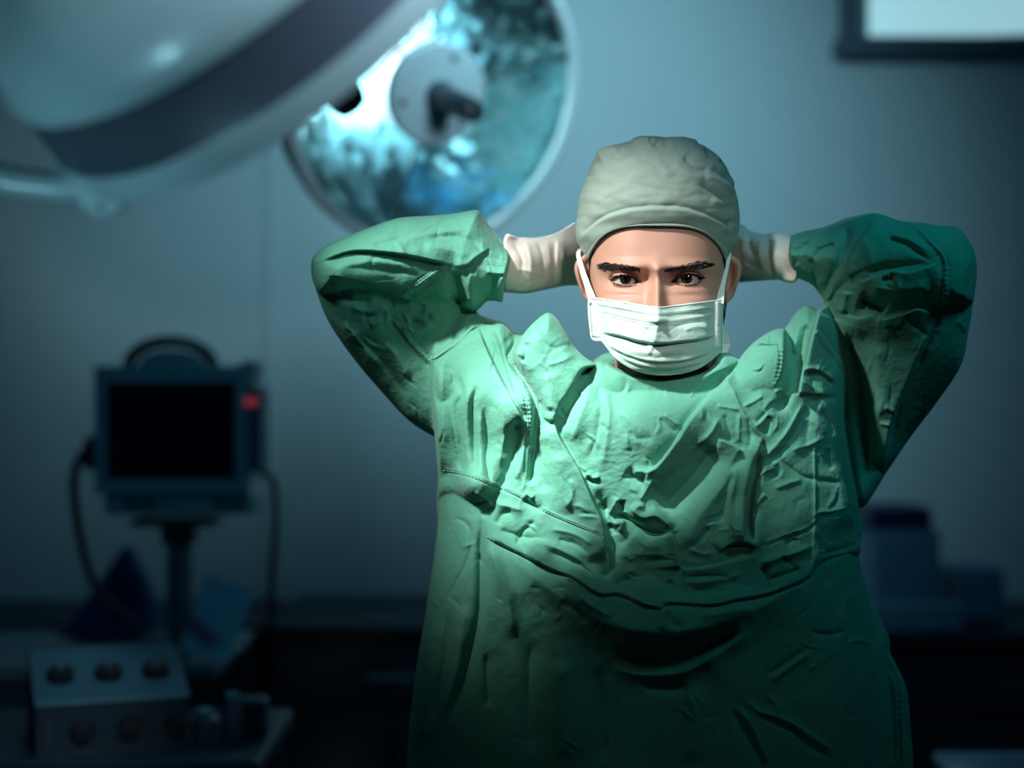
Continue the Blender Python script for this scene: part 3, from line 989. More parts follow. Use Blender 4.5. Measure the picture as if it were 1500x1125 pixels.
def build_head():
    # columns: dense over the eyes, by angle elsewhere
    inner = np.concatenate([np.arange(-88, -72, 1.5), np.arange(-72, -26, 0.6), np.arange(-26, 18, 1.3), np.arange(18, 68, 0.6), np.arange(68, 89, 1.5)])
    ys = np.concatenate([np.arange(216, 360, 3.0), np.arange(360, 396, 1.2), np.arange(396, 420, 0.6), np.arange(420, 475, 1.2), np.arange(475, 553, 2.5)])
    nside = 46
    rows = []
    for y in ys:
        W = float(W_face(np.array([y]))[0]); Bk = float(B_face(np.array([y]))[0]); Dc = -112.0
        sc_ = min(1.0, W / 101.0)
        xin = inner * sc_ * 1.0
        xi = xin + KX
        Dfront = face_depth(xi, np.full(xi.shape, y))
        # side/back: angles from right cheek round the back to the left cheek
        F = float(F_face(np.array([y]))[0])
        x_end = xin[-1] / W
        # remaining front arc from x_end to 1, then the back ellipse
        na = 9
        a = np.linspace(math.asin(min(1, x_end)), PI / 2, na + 1)[1:]
        xr = W * np.sin(a)
        Dr = face_depth(KX + xr * 0.99999, np.full(xr.shape, y))
        Dr[-1] = Dc
        b = np.linspace(0, PI, nside + 1)[1:-1]
        xb = W * np.cos(b); Db = Dc + (Bk - Dc) * np.sin(b) ** 0.9
        Dl = face_depth(KX - xr * 0.99999, np.full(xr.shape, y)); Dl[-1] = Dc
        x = np.concatenate([xi, KX + xr, KX + xb, KX - xr[::-1]])
        D = np.concatenate([Dfront, Dr, Db, Dl[::-1]])
        rows.append(HP(x, np.full(x.shape, y), D))
    V = np.concatenate(rows); n = len(rows[0]); m = len(rows)
    F = []
    idx = np.arange(n)
    for i in range(m - 1):
        F.append(np.stack([i * n + idx, (i + 1) * n + idx, (i + 1) * n + (idx + 1) % n, i * n + (idx + 1) % n], 1))
    F = np.concatenate(F)
    return V, F, n, m


def ring_loft(rings):
    """rings: list of (center xyz, rx, ry) horizontal ellipses"""
    n = 40; V = []; F = []
    for (c, rx, ry) in rings:
        for k in range(n):
            a = 2 * PI * k / n
            V.append((c[0] + rx * math.cos(a), c[1] + ry * math.sin(a), c[2]))
    for i in range(len(rings) - 1):
        for k in range(n):
            F.append((i * n + k, i * n + (k + 1) % n, (i + 1) * n + (k + 1) % n, (i + 1) * n + k))
    return V, F


def ear(side):
    """helix, hollow and lobe; side -1 = left in the photo"""
    cx = KX + side * 107; V = []; F = []
    ys_ = np.linspace(372, 443, 22)
    n = 40
    for i, y in enumerate(ys_):
        t = i / 21
        w = interp([(0, 2.0), (0.12, 12.0), (0.35, 14.5), (0.6, 11.5), (0.8, 9.0), (0.93, 7.0), (1.0, 1.5)], np.array([t]))[0]
        off = side * interp([(0, -2), (0.2, 3), (0.5, 2), (0.8, -2), (1, -6)], np.array([t]))[0]
        for k in range(n):
            a = 2 * PI * k / n
            x = cx + off + w * 0.86 * math.cos(a)
            D = -96 + 7 * math.sin(a) * (1 if math.sin(a) > 0 else 1.6) - 6 * abs(math.cos(a)) * 0
            # concha hollow on the front side, rim raised
            if math.sin(a) > 0.3 and 0.15 < t < 0.8:
                D -= 12 * math.sin(PI * (t - 0.15) / 0.65) * math.exp(-((x - (cx + off - side * 3.0)) / 4.5) ** 2) * min(1, (math.sin(a) - 0.3) * 2)
                D += 3 * math.exp(-((x - (cx + off + side * w * 0.6)) / 2.5) ** 2)
            D -= side * (x - cx) * -0.35 * 1
            V.append((x, y, D))
        if i:
            for k in range(n):
                F.append(((i - 1) * n + k, i * n + k, i * n + (k + 1) % n, (i - 1) * n + (k + 1) % n))
    V = np.array(V)
    return [tuple(p) for p in HP(V[:, 0], V[:, 1], V[:, 2])], F


def build_body():
    Vh, Fh, n, m = build_head()
    verts = [Vh]; faces = [Fh]; off = len(Vh)
    def add(v, f):
        nonlocal off
        verts.append(np.array(v, float)); faces.append(np.array(f) + off); off += len(v)
    # neck flowing into shoulders and trunk (the trunk is covered by the gown)
    nk = [((0.1635, 1.775, 1.545), 0.052, 0.062), ((0.1635, 1.775, 1.50), 0.050, 0.058), ((0.1635, 1.785, 1.47), 0.053, 0.060), ((0.152, 1.80, 1.45), 0.075, 0.062),
          ((0.150, 1.80, 1.425), 0.135, 0.060), ((0.148, 1.80, 1.38), 0.165, 0.066), ((0.148, 1.80, 1.25), 0.155, 0.070), ((0.148, 1.80, 1.10), 0.14, 0.066), ((0.148, 1.80, 0.95), 0.155, 0.070), ((0.148, 1.80, 0.86), 0.15, 0.07)]
    add(*ring_loft(nk))
    for s in (-1, 1):
        add(*ear(s))
        lg = [((0.148 + s * 0.085, 1.80, 0.90), 0.085, 0.07), ((0.148 + s * 0.09, 1.80, 0.70), 0.075, 0.065), ((0.148 + s * 0.09, 1.80, 0.48), 0.055, 0.055),
              ((0.148 + s * 0.09, 1.81, 0.30), 0.052, 0.052), ((0.148 + s * 0.09, 1.81, 0.10), 0.036, 0.036), ((0.148 + s * 0.09, 1.81, 0.06), 0.036, 0.04)]
        add(*ring_loft(lg))
    # arms as thin tubes inside the sleeves: shoulder, elbow, wrist
    for (pts, rad) in (([P(690, 520, 1.815), P(600, 470, 1.80), P(500, 408, 1.765), P(600, 385, 1.775), P(745, 389, 1.80), P(815, 380, 1.85)], [0.026, 0.024, 0.020, 0.020, 0.017, 0.010]),
                       ([P(1215, 520, 1.815), P(1300, 470, 1.80), P(1385, 405, 1.775), P(1290, 385, 1.78), P(1160, 375, 1.80), P(1105, 372, 1.85)], [0.026, 0.024, 0.020, 0.020, 0.017, 0.010])):
        mb = MB(); mb.tube(pts, rad, 16, caps=False)
        add(mb.v, mb.f)
    return np.concatenate(verts), np.concatenate(faces)


V, F = build_body()
body = np_mesh('body', V, F, M_skin, person)

# eyes
M_eyew = mat('eye_white', (0.42, 0.40, 0.41), 0.2, spec=0.6, coat=0.5)
M_iris = mat('iris_brown', (0.018, 0.010, 0.008), 0.15, coat=1.0)
M_pupil = mat('pupil', (0.002, 0.002, 0.002), 0.05, coat=1.0)
for e in EYES:
    c = Vector(HP(np.array(e['cx']), np.array(e['cy']), np.array(EYE_D)))
    r = e['r'] / FPX * FY
    g = Vector(HP(np.array(e['ix']), np.array(e['iy']), np.array(EYE_D + e['r']))) - c
    Me = axis_matrix(c, g)
    prof = [(r * math.sin(a), r * math.cos(a)) for a in np.linspace(0.0, PI, 40)]
    eb = MB().lathe(prof, Me, 48).build('eyeball', M_eyew, person, True, 180)
    ri = 8.5 / FPX * FY
    def cap_prof(rr, lift):
        return [(rr * t, math.sqrt(r * r - (rr * t) ** 2) + lift) for t in np.linspace(1, 0.0, 10)]
    MB().lathe(cap_prof(ri, 0.00015), Me, 40).build('iris', M_iris, eb, True, 180)
    MB().lathe(cap_prof(ri * 0.45, 0.0003), Me, 32).build('pupil', M_pupil, eb, True, 180)


def strands(name, roots, m, parent, w0=0.00035, seg=3):
    """roots: list of (p0, p1, p2) world points of a hair (bezier)"""
    V = []; F = []
    for (a, b, c) in roots:
        prev = None
        for i in range(seg + 1):
            t = i / seg
            p = a * (1 - t) ** 2 + b * 2 * t * (1 - t) + c * t * t
            w = w0 * (1 - 0.8 * t)
            base = len(V)
            tn = (c - a).normalized()
            s1 = tn.cross(Vector((0, -1, 0)))
            if s1.length < 1e-5: s1 = Vector((1, 0, 0))
            s1.normalize()
            s2 = tn.cross(s1).normalized()
            V += [tuple(p + s1 * w), tuple(p - s1 * w * 0.6 + s2 * w), tuple(p - s1 * w * 0.6 - s2 * w)]
            if prev is not None:
                for k in range(3):
                    F.append((prev + k, prev + (k + 1) % 3, base + (k + 1) % 3, base + k))
            prev = base
    o = np_mesh(name, np.array(V), np.array(F), m, parent, True)
    o['kind'] = 'stuff'
    return o


def face_pt(x, y, lift):
    d = face_depth(np.array([float(x)]), np.array([float(y)]))
    return Vector(HP(np.array([float(x)]), np.array([float(y)]), d + lift)[0])


def brow(top, bot, flip):
    roots = []
    tx = np.array([p[0] for p in top]); ty = np.array([p[1] for p in top])
    bx_ = np.array([p[0] for p in bot]); by = np.array([p[1] for p in bot])
    for _ in range(400):
        x = rng.uniform(tx.min(), tx.max())
        a = np.interp(x, tx, ty); b = np.interp(x, bx_, by)
        y = a + (b - a) * rng.beta(1.6, 1.5)
        u = (x - tx.min()) / (tx.max() - tx.min())
        if flip: u = 1 - u          # u = 0 at the nose
        dirx = (1 if not flip else -1)
        L = rng.uniform(4, 7.5) * (0.8 + 0.3 * u)
        an = (1.05 * (1 - u) ** 2 + 0.12) + (0.35 if y > (a + b) / 2 else -0.15) + rng.normal(0, 0.22)
        ex = x + dirx * L * math.cos(an); ey = y - L * math.sin(an) * 0.8
        ey = max(ey, np.interp(ex, tx, ty) - 1.0)
        roots.append((face_pt(x, y, 0.0), face_pt((x + ex) / 2, (y + ey) / 2, 1.6), face_pt(ex, ey, 0.7)))
    return strands('eyebrow', roots, M_hair, person, 0.00030)


# outer end lies away from the nose: hairs sweep outwards
brow([(879, 387), (887, 384), (900, 384), (920, 388), (938, 394)], [(879, 396), (888, 398.5), (905, 398), (922, 400), (939, 399)], True)
brow([(973, 396), (990, 391), (1010, 385), (1025, 382), (1042, 384)], [(973, 399), (990, 399.5), (1010, 397), (1028, 395), (1042, 391)], False)

for e in EYES:
    roots = []
    ux, uy = catmull(e['pts_u'], 6)[0].T
    lx, ly = catmull(e['pts_l'][::-1], 6)[0].T
    for _ in range(260):
        x = rng.uniform(ux.min(), ux.max()); y = np.interp(x, ux, uy)
        s = (x - e['cx']) / 20
        p = face_pt(x, y - 0.7, 0.6)
        q = p + Vector((s * 0.0015 + rng.normal(0, 0.0003), -0.0022, -0.0004))
        z = p + Vector((s * 0.0032 + rng.normal(0, 0.0005), -0.0034, 0.0010))
        roots.append((p, q, z))
    for _ in range(70):
        x = rng.uniform(lx.min() + 4, lx.max() - 2); y = np.interp(x, lx, ly)
        s = (x - e['cx']) / 20
        p = face_pt(x, y + 0.8, 0.4)
        roots.append((p, p + Vector((s * 0.0006, -0.001, -0.0004)), p + Vector((s * 0.0014, -0.0014, -0.0011))))
    strands('eyelashes', roots, M_hair, person, 0.00026)
    # dark lash line of the upper lid
    pts = [face_pt(x, y - 0.2, 0.7) for x, y in zip(ux[::2], uy[::2])]
    MB().tube(pts, [0.0004 + 0.0003 * math.sin(PI * i / (len(pts) - 1)) for i in range(len(pts))], 6).build('lash_line', M_hair, person, True)

# hair at the temples and nape, under the cap
roots = []
for side in (-1, 1):
    for _ in range(1500):
        y = rng.uniform(335, 412)
        inner = interp([(330, 84), (350, 89), (370, 94), (390, 98.5), (412, 100.5)], np.array([y]))[0]
        if side < 0: inner += 3.0
        u = rng.uniform(min(inner, 100.5), 101.5)
        x = KX + side * u
        p = face_pt(x, y, 0.5)
        L = rng.uniform(6, 12)
        u2 = min(101.3, u + rng.normal(1.0, 0.8))
        q = face_pt(KX + side * u2, y + L * 0.5, 2.0); z = face_pt(KX + side * u2, y + L, 1.0)
        roots.append((p, q, z))
for _ in range(1600):
    b = rng.uniform(0.02, PI - 0.02); y = rng.uniform(380, 470)
    W = W_face(np.array([y]))[0]; Bk = B_face(np.array([y]))[0]
    def bp(yy, k=1.0): return Vector(HP(np.array([KX + W * k * math.cos(b)]), np.array([yy]), np.array([-112 + (Bk + 112) * math.sin(b) ** 0.9 * k]))[0])
    roots.append((bp(y), bp(y + 6, 1.02), bp(y + 14, 1.01)))
strands('hair', roots, M_hair, person, 0.0006)


# ---------------- cap
def build_cap():
    na, nv = 300, 130
    a = np.linspace(-PI, PI, na, endpoint=False); v = np.linspace(0, 1, nv)
    A, Vv = np.meshgrid(a, v)
    ca = np.cos(A); sa = np.sin(A)
    zb_front = 331.0
    brim = np.where(ca > 0, zb_front + 54 * np.abs(sa) ** 3.2, 385 + 26 * (-ca))
    brim = brim + 2 * sa
    ytop = 202.0
    # profile: rows from the brim up to the crown
    Yp = brim + (ytop - brim) * np.sin(Vv * PI / 2) ** 1.0
    Wc = interp([(198, 0.0), (202, 6), (206, 42), (214, 66), (228, 86), (245, 99), (270, 109), (300, 116.5), (330, 118), (350, 114), (372, 109), (390, 106), (412, 103)], Yp)
    Wl = interp([(198, 0.0), (202, 6), (206, 36), (212, 56), (220, 80), (235, 94), (260, 103), (290, 113), (320, 117), (345, 119), (365, 113), (385, 107), (412, 103)], Yp)
    Wx = np.where(sa > 0, Wc, Wl)
    Fr = interp([(202, -112), (206, -70), (215, -42), (232, -14), (260, 6), (290, 13), (315, 10), (331, 3.5), (350, 4), (372, 3), (386, 2), (412, 1)], Yp)
    # at the sides the brim must hug the head: shrink towards the skull near the edge
    Bk = interp([(202, -128), (208, -190), (225, -245), (260, -285), (300, -300), (350, -290), (385, -270), (412, -255)], Yp)
    Dc = -112.0
    near = np.clip(1 - Vv / 0.10, 0, 1)
    Wx = Wx * (1 - near * 0.06 * np.abs(sa))
    X = KX + Wx * np.sign(sa) * np.abs(sa) ** 0.92
    D = np.where(ca > 0, Dc + (Fr - Dc) * np.abs(ca) ** 0.90, Dc + (Dc - Bk) * ca)
    pw = HP(X, Yp, D)
    # folds
    band = []
    S = [('r', -1.6, 3, [(850, 344), (880, 318), (920, 304), (965, 300), (1010, 304), (1050, 320), (1072, 336)], 0.05),
         ('l', 1.8, 12, [(1072, 340), (1050, 325), (1010, 309), (965, 305), (920, 309), (880, 323), (852, 349)][::-1], 0.05),
         ('r', 1.1, 2.6, [(858, 384), (872, 362), (890, 347), (925, 336), (965, 333), (1005, 335), (1040, 350), (1064, 372)], 0.02),
         ('r', -1.0, 1.6, [(858, 377), (872, 355), (890, 341), (925, 330), (965, 327), (1005, 329), (1040, 343), (1066, 366)], 0.02),
         ('r', -4.5, 5, [(1035, 205), (1040, 225), (1060, 240), (1075, 262)]), ('r', 4.0, 7, [(1048, 222), (1068, 245), (1080, 280)]),
         ('r', -3.5, 4.5, [(1020, 268), (1045, 282), (1066, 300), (1072, 320)]), ('r', 3.0, 5, [(1028, 258), (1055, 268), (1076, 288)]),
         ('r', -3.0, 4, [(1040, 245), (1060, 258), (1078, 280)]), ('r', 3.0, 5, [(1040, 292), (1060, 305), (1070, 325)]), ('r', -3.5, 3.5, [(1055, 300), (1068, 315), (1072, 335)]),
         ('r', -3.0, 5, [(1000, 228), (1020, 245), (1040, 250)]), ('r', 2.5, 6, [(985, 240), (1010, 258), (1035, 262)]),
         ('r', -3.5, 4, [(888, 228), (905, 232), (925, 222), (940, 210)]), ('r', 3.5, 6, [(875, 232), (890, 222), (908, 222)]),
         ('r', 3.0, 6, [(925, 212), (945, 206), (962, 212)]), ('r', -3.0, 3, [(950, 206), (960, 213), (968, 214)]), ('r', 3.0, 7, [(975, 212), (1000, 206), (1022, 212)]),
         ('r', 1.5, 8, [(880, 250), (930, 240), (990, 262)]), ('r', -1.5, 8, [(870, 285), (920, 268), (980, 285)]), ('r', 1.2, 7, [(870, 300), (900, 280), (930, 262)]),
         ('r', -1.2, 5, [(930, 230), (960, 245), (975, 270)]), ('r', -2.0, 4, [(862, 262), (868, 245), (880, 232)])]
    h = stroke_field(X, Yp, S)
    h = h + 0.7 * (gnoise(X / 26 + 3, Yp / 14 + 7) + 0.5 * gnoise(X / 12, Yp / 8)) * np.clip(Vv * 6, 0, 1) * 2.0
    h = np.where(ca > 0, h, 0.5 * gnoise(X / 20, Yp / 20))
    # gentle ridges over the brim rim
    nrm = np.stack([sa * 0.75, -ca * 1.0, np.sin(Vv * PI / 2) ** 2 * 0.9], -1)
    nrm /= np.linalg.norm(nrm, axis=-1, keepdims=True)
    pw = pw + nrm * (h * 0.001)[..., None]
    Vt = pw.reshape(-1, 3)
    F = []
    idx = np.arange(na)
    for i in range(nv - 1):
        F.append(np.stack([i * na + idx, i * na + (idx + 1) % na, (i + 1) * na + (idx + 1) % na, (i + 1) * na + idx], 1))
    return Vt, np.concatenate(F)


V, F = build_cap()
cap = np_mesh('surgical_cap', V, F, M_cap, person)
cap['label'] = 'grey-green cloth surgical cap'
md = cap.modifiers.new('thick', 'SOLIDIFY'); md.thickness = 0.0022; md.offset = 0


# ---------------- mask
def mask_depth(x, y):
    u = np.clip((x - 961) / 98.0, -1, 1)
    v = np.clip((y - 440) / 108.0, 0, 1)
    edge = -46 - 6 * v
    cen = interp([(0.0, 6), (0.15, 15), (0.35, 27), (0.6, 31), (0.8, 27), (0.92, 20), (1.0, 10)], v)
    D = edge + (cen - edge) * (1 - np.abs(u) ** 2.1) ** 0.9
    nose = interp([(0.0, 22), (0.12, 22), (0.28, 20), (0.45, 13), (0.65, 6), (1.0, 2)], v)
    D = D + nose * np.exp(-(np.abs(x - 963) / 21.0) ** 1.8)
    fd = face_depth(np.clip(x, KX - 96, KX + 95), y) + 3.0
    k = 3.0
    return np.maximum(D, fd) + k * np.exp(-np.abs(D - fd) / k) * 0.5


def coons(top, bottom, left, right, nu, nv):
    def res(pts, n):
        p, _ = catmull(pts, 8)
        L = np.concatenate([[0], np.cumsum(np.hypot(*np.diff(p, axis=0).T))]); L /= L[-1]
        t = np.linspace(0, 1, n)
        return np.stack([np.interp(t, L, p[:, 0]), np.interp(t, L, p[:, 1])], 1)
    T = res(top, nu); B = res(bottom, nu); Lf = res(left, nv); R = res(right, nv)
    u = np.linspace(0, 1, nu)[None, :, None]; v = np.linspace(0, 1, nv)[:, None, None]
    return (1 - v) * T[None] + v * B[None] + (1 - u) * Lf[:, None] + u * R[:, None] - ((1 - u) * (1 - v) * T[0] + u * (1 - v) * T[-1] + (1 - u) * v * B[0] + u * v * B[-1])


def mask_h(X, Y, S):
    return stroke_field(X, Y, S) + 0.5 * gnoise(X / 13, Y / 7) + 0.25 * gnoise(X / 5, Y / 4)


def build_mask():
    nu, nv = 210, 130
    G = coons([(863, 436), (900, 441), (935, 446.5), (963, 450.5), (990, 448), (1025, 443.5), (1057, 440)],
              [(868, 496), (880, 499), (888, 508), (902, 525), (925, 540), (950, 548), (975, 550), (1000, 547), (1025, 539), (1043, 527), (1058, 514)],
              [(863, 436), (862, 450), (864, 475), (868, 496)], [(1057, 440), (1058, 470), (1058, 514)], nu, nv)
    X = G[..., 0]; Y = G[..., 1]
    D = mask_depth(X, Y)
    S = [('l', 4.2, 26, [(1050, 490), (1030, 496), (1000, 500), (965, 503), (935, 499), (905, 491), (880, 487)], 0.1),   # first pleat: upper sheet overhangs
         ('l', 2.2, 16, [(1046, 512), (1020, 524), (990, 530), (960, 530), (930, 524), (905, 514), (885, 500)], 0.15),
         ('l', 1.6, 12, [(1035, 528), (1010, 536), (980, 540), (950, 538), (925, 531), (905, 520)], 0.15),
         ('r', 0.9, 2.0, [(872, 443), (920, 452), (963, 459), (1010, 454), (1048, 449)], 0.03),
         ('r', 0.9, 2.0, [(876, 455), (920, 463), (963, 471), (1010, 466), (1044, 461)], 0.03),
         ('r', -0.8, 1.6, [(874, 449), (920, 457), (963, 465), (1010, 460), (1046, 455)], 0.03),
         ('r', 2.6, 5, [(963, 462), (962, 480), (957, 505)]), ('r', -2.4, 5, [(950, 478), (945, 495), (950, 508)]), ('r', 2.0, 3, [(958, 500), (952, 515), (948, 517)]),
         ('r', -1.2, 4, [(900, 478), (925, 474), (945, 466)]), ('r', 1.2, 5, [(885, 472), (893, 466), (905, 464)]), ('r', -1.5, 4, [(985, 480), (1010, 474), (1035, 472)]),
         ('r', 1.4, 4, [(1000, 486), (1020, 478), (1040, 482)]), ('r', -1.8, 2.5, [(1035, 466), (1041, 482), (1043, 492)]), ('r', -1.6, 2.5, [(886, 462), (881, 476), (880, 488)]),
         ('r', 1.0, 5, [(910, 510), (950, 517), (1000, 512)]), ('r', -1.0, 4, [(915, 520), (960, 524), (1010, 518)]),
         ('r', 1.2, 1.6, [(1038, 509), (1048, 507), (1058, 510)]), ('r', -1.0, 2.0, [(874, 440), (875, 465), (879, 494)], 0.05), ('r', -1.0, 2.0, [(1047, 443), (1047, 470), (1048, 512)], 0.05)]
    build_mask.S = S
    h = mask_h(X, Y, S)
    Dn = D + h / 0.714
    V = HP(X, Y, Dn).reshape(-1, 3)
    i, j = np.meshgrid(np.arange(nv - 1), np.arange(nu - 1), indexing='ij')
    i = i.ravel(); j = j.ravel()
    F = np.stack([i * nu + j, (i + 1) * nu + j, (i + 1) * nu + j + 1, i * nu + j + 1], 1)
    return V, F, G


V, F, G = build_mask()
mask = np_mesh('surgical_mask', V, F, M_mask, person)
mask['label'] = 'pale mint pleated face mask'
md = mask.modifiers.new('thick', 'SOLIDIFY'); md.thickness = 0.0012; md.offset = 0


def mask_pt(x, y, lift=0.0):
    d = mask_depth(np.array([float(x)]), np.array([float(y)])) + mask_h(np.array([float(x)]), np.array([float(y)]), build_mask.S) / 0.714
    return Vector(HP(np.array([float(x)]), np.array([float(y)]), d + lift)[0])


def ribbon(name, pts, widths, m, parent, thick=0.0008, wdir=None):
    """flat strap along world points, width lies across the path in the picture plane"""
    V = []; F = []
    pts = [Vector(p) for p in pts]
    for i, p in enumerate(pts):
        t = (pts[min(i + 1, len(pts) - 1)] - pts[max(i - 1, 0)]).normalized()
        s = (wdir[i] if wdir else t.cross(Vector((0, 1, 0)))).normalized()
        nn = t.cross(s).normalized() * thick
        w = widths[i] / 2
        V += [p + s * w + nn, p - s * w + nn, p - s * w - nn, p + s * w - nn]
        if i:
            b = 4 * (i - 1)
            for k in range(4):
                F.append((b + k, b + (k + 1) % 4, b + 4 + (k + 1) % 4, b + 4 + k))
    F.append((0, 1, 2, 3)); e = 4 * (len(pts) - 1); F.append((e + 3, e + 2, e + 1, e))
    return MB().add(V, F).build(name, m, parent, True, 60)


# bindings around the mask and dotted welds
def edge_path(pts, lift=1.2, sub=6):
    p, _ = catmull(pts, sub)
    return [mask_pt(x, y, lift) for x, y in p]


for pts in ([(863, 436), (900, 441), (935, 446.5), (963, 450.5), (990, 448), (1025, 443.5), (1057, 440)],
            [(863, 436), (862, 450), (864, 475), (868, 496), (880, 499)], [(1057, 440), (1058, 470), (1058, 514)]):
    pp = edge_path(pts)
    MB().tube(pp, 0.0009, 8).build('binding', M_maskw, mask, True)
for side, (xa, xb) in ((-1, (864, 876)), (1, (1046, 1057.5))):
    vv = []; ff = []
    yy = np.linspace(440, 494 if side < 0 else 511, 14)
    for i, y in enumerate(yy):
        sh = 4 * (y - 440) / 56 if side < 0 else 0
        for x in (xa + sh, xb + sh):
            vv.append(mask_pt(x, y, 0.8))
        if i: ff.append((2 * i - 2, 2 * i, 2 * i + 1, 2 * i - 1))
    o = MB().add(vv, ff).build('side_binding', M_maskw, mask, True)
    md = o.modifiers.new('t', 'SOLIDIFY'); md.thickness = 0.0008
dots = MB()
for line in ([(876, 446.5), (920, 454.5), (963, 461.5), (1010, 456.8), (1046, 451.5)], [(880, 451), (920, 458.5), (963, 465.5), (1010, 461), (1044, 456.5)],
             [(884, 457), (920, 466), (963, 473.5), (1010, 469), (1042, 463.5)], [(890, 462.5), (920, 469.5), (963, 476.5), (1010, 472), (1040, 466.8)]):
    p, _ = catmull(line, 12)
    L = np.concatenate([[0], np.cumsum(np.hypot(*np.diff(p, axis=0).T))])
    for s in np.arange(1, L[-1], 3.2):
        a = (np.interp(s, L, p[:, 0]), np.interp(s, L, p[:, 1])); b = (np.interp(s + 1.8, L, p[:, 0]), np.interp(s + 1.8, L, p[:, 1]))
        dots.tube([mask_pt(*a, 1.15), mask_pt(*b, 1.15)], 0.00038, 4)
o = dots.build('weld_stitching', M_thread, mask)
o['kind'] = 'stuff'


def strap(pts3, w):
    p, _ = catmull([(a, b) for a, b, c in pts3], 5)
    D = np.interp(np.linspace(0, 1, len(p)), np.linspace(0, 1, len(pts3)), [c for a, b, c in pts3])
    W = np.interp(np.linspace(0, 1, len(p)), np.linspace(0, 1, len(w)), w)
    P3 = HP(p[:, 0], p[:, 1], D)
    return [Vector(q) for q in P3], [x / FPX * FY for x in W]


pp, ww = strap([(869, 443, -38), (861, 420, -58), (854, 400, -74), (849, 382, -84), (847, 372, -92), (850, 366, -108), (862, 362, -140)], [13, 9, 8, 7, 6, 5, 5])
ribbon('ear_loop', pp, ww, M_maskw, mask, 0.0009)
pp, ww = strap([(1054, 444, -38), (1058, 420, -58), (1063, 398, -74), (1067, 380, -84), (1068.5, 368, -92), (1067, 364, -108), (1060, 362, -140)], [12, 8, 6, 5.5, 5, 5, 5])
ribbon('ear_loop', pp, ww, M_maskw, mask, 0.0009)
pp, ww = strap([(1057, 476, -50), (1062, 490, -62), (1064, 504, -70), (1060, 516, -66), (1055, 519, -56)], [4, 9, 11, 9, 5])
ribbon('lower_tie', pp, ww, M_maskw, mask, 0.0009)


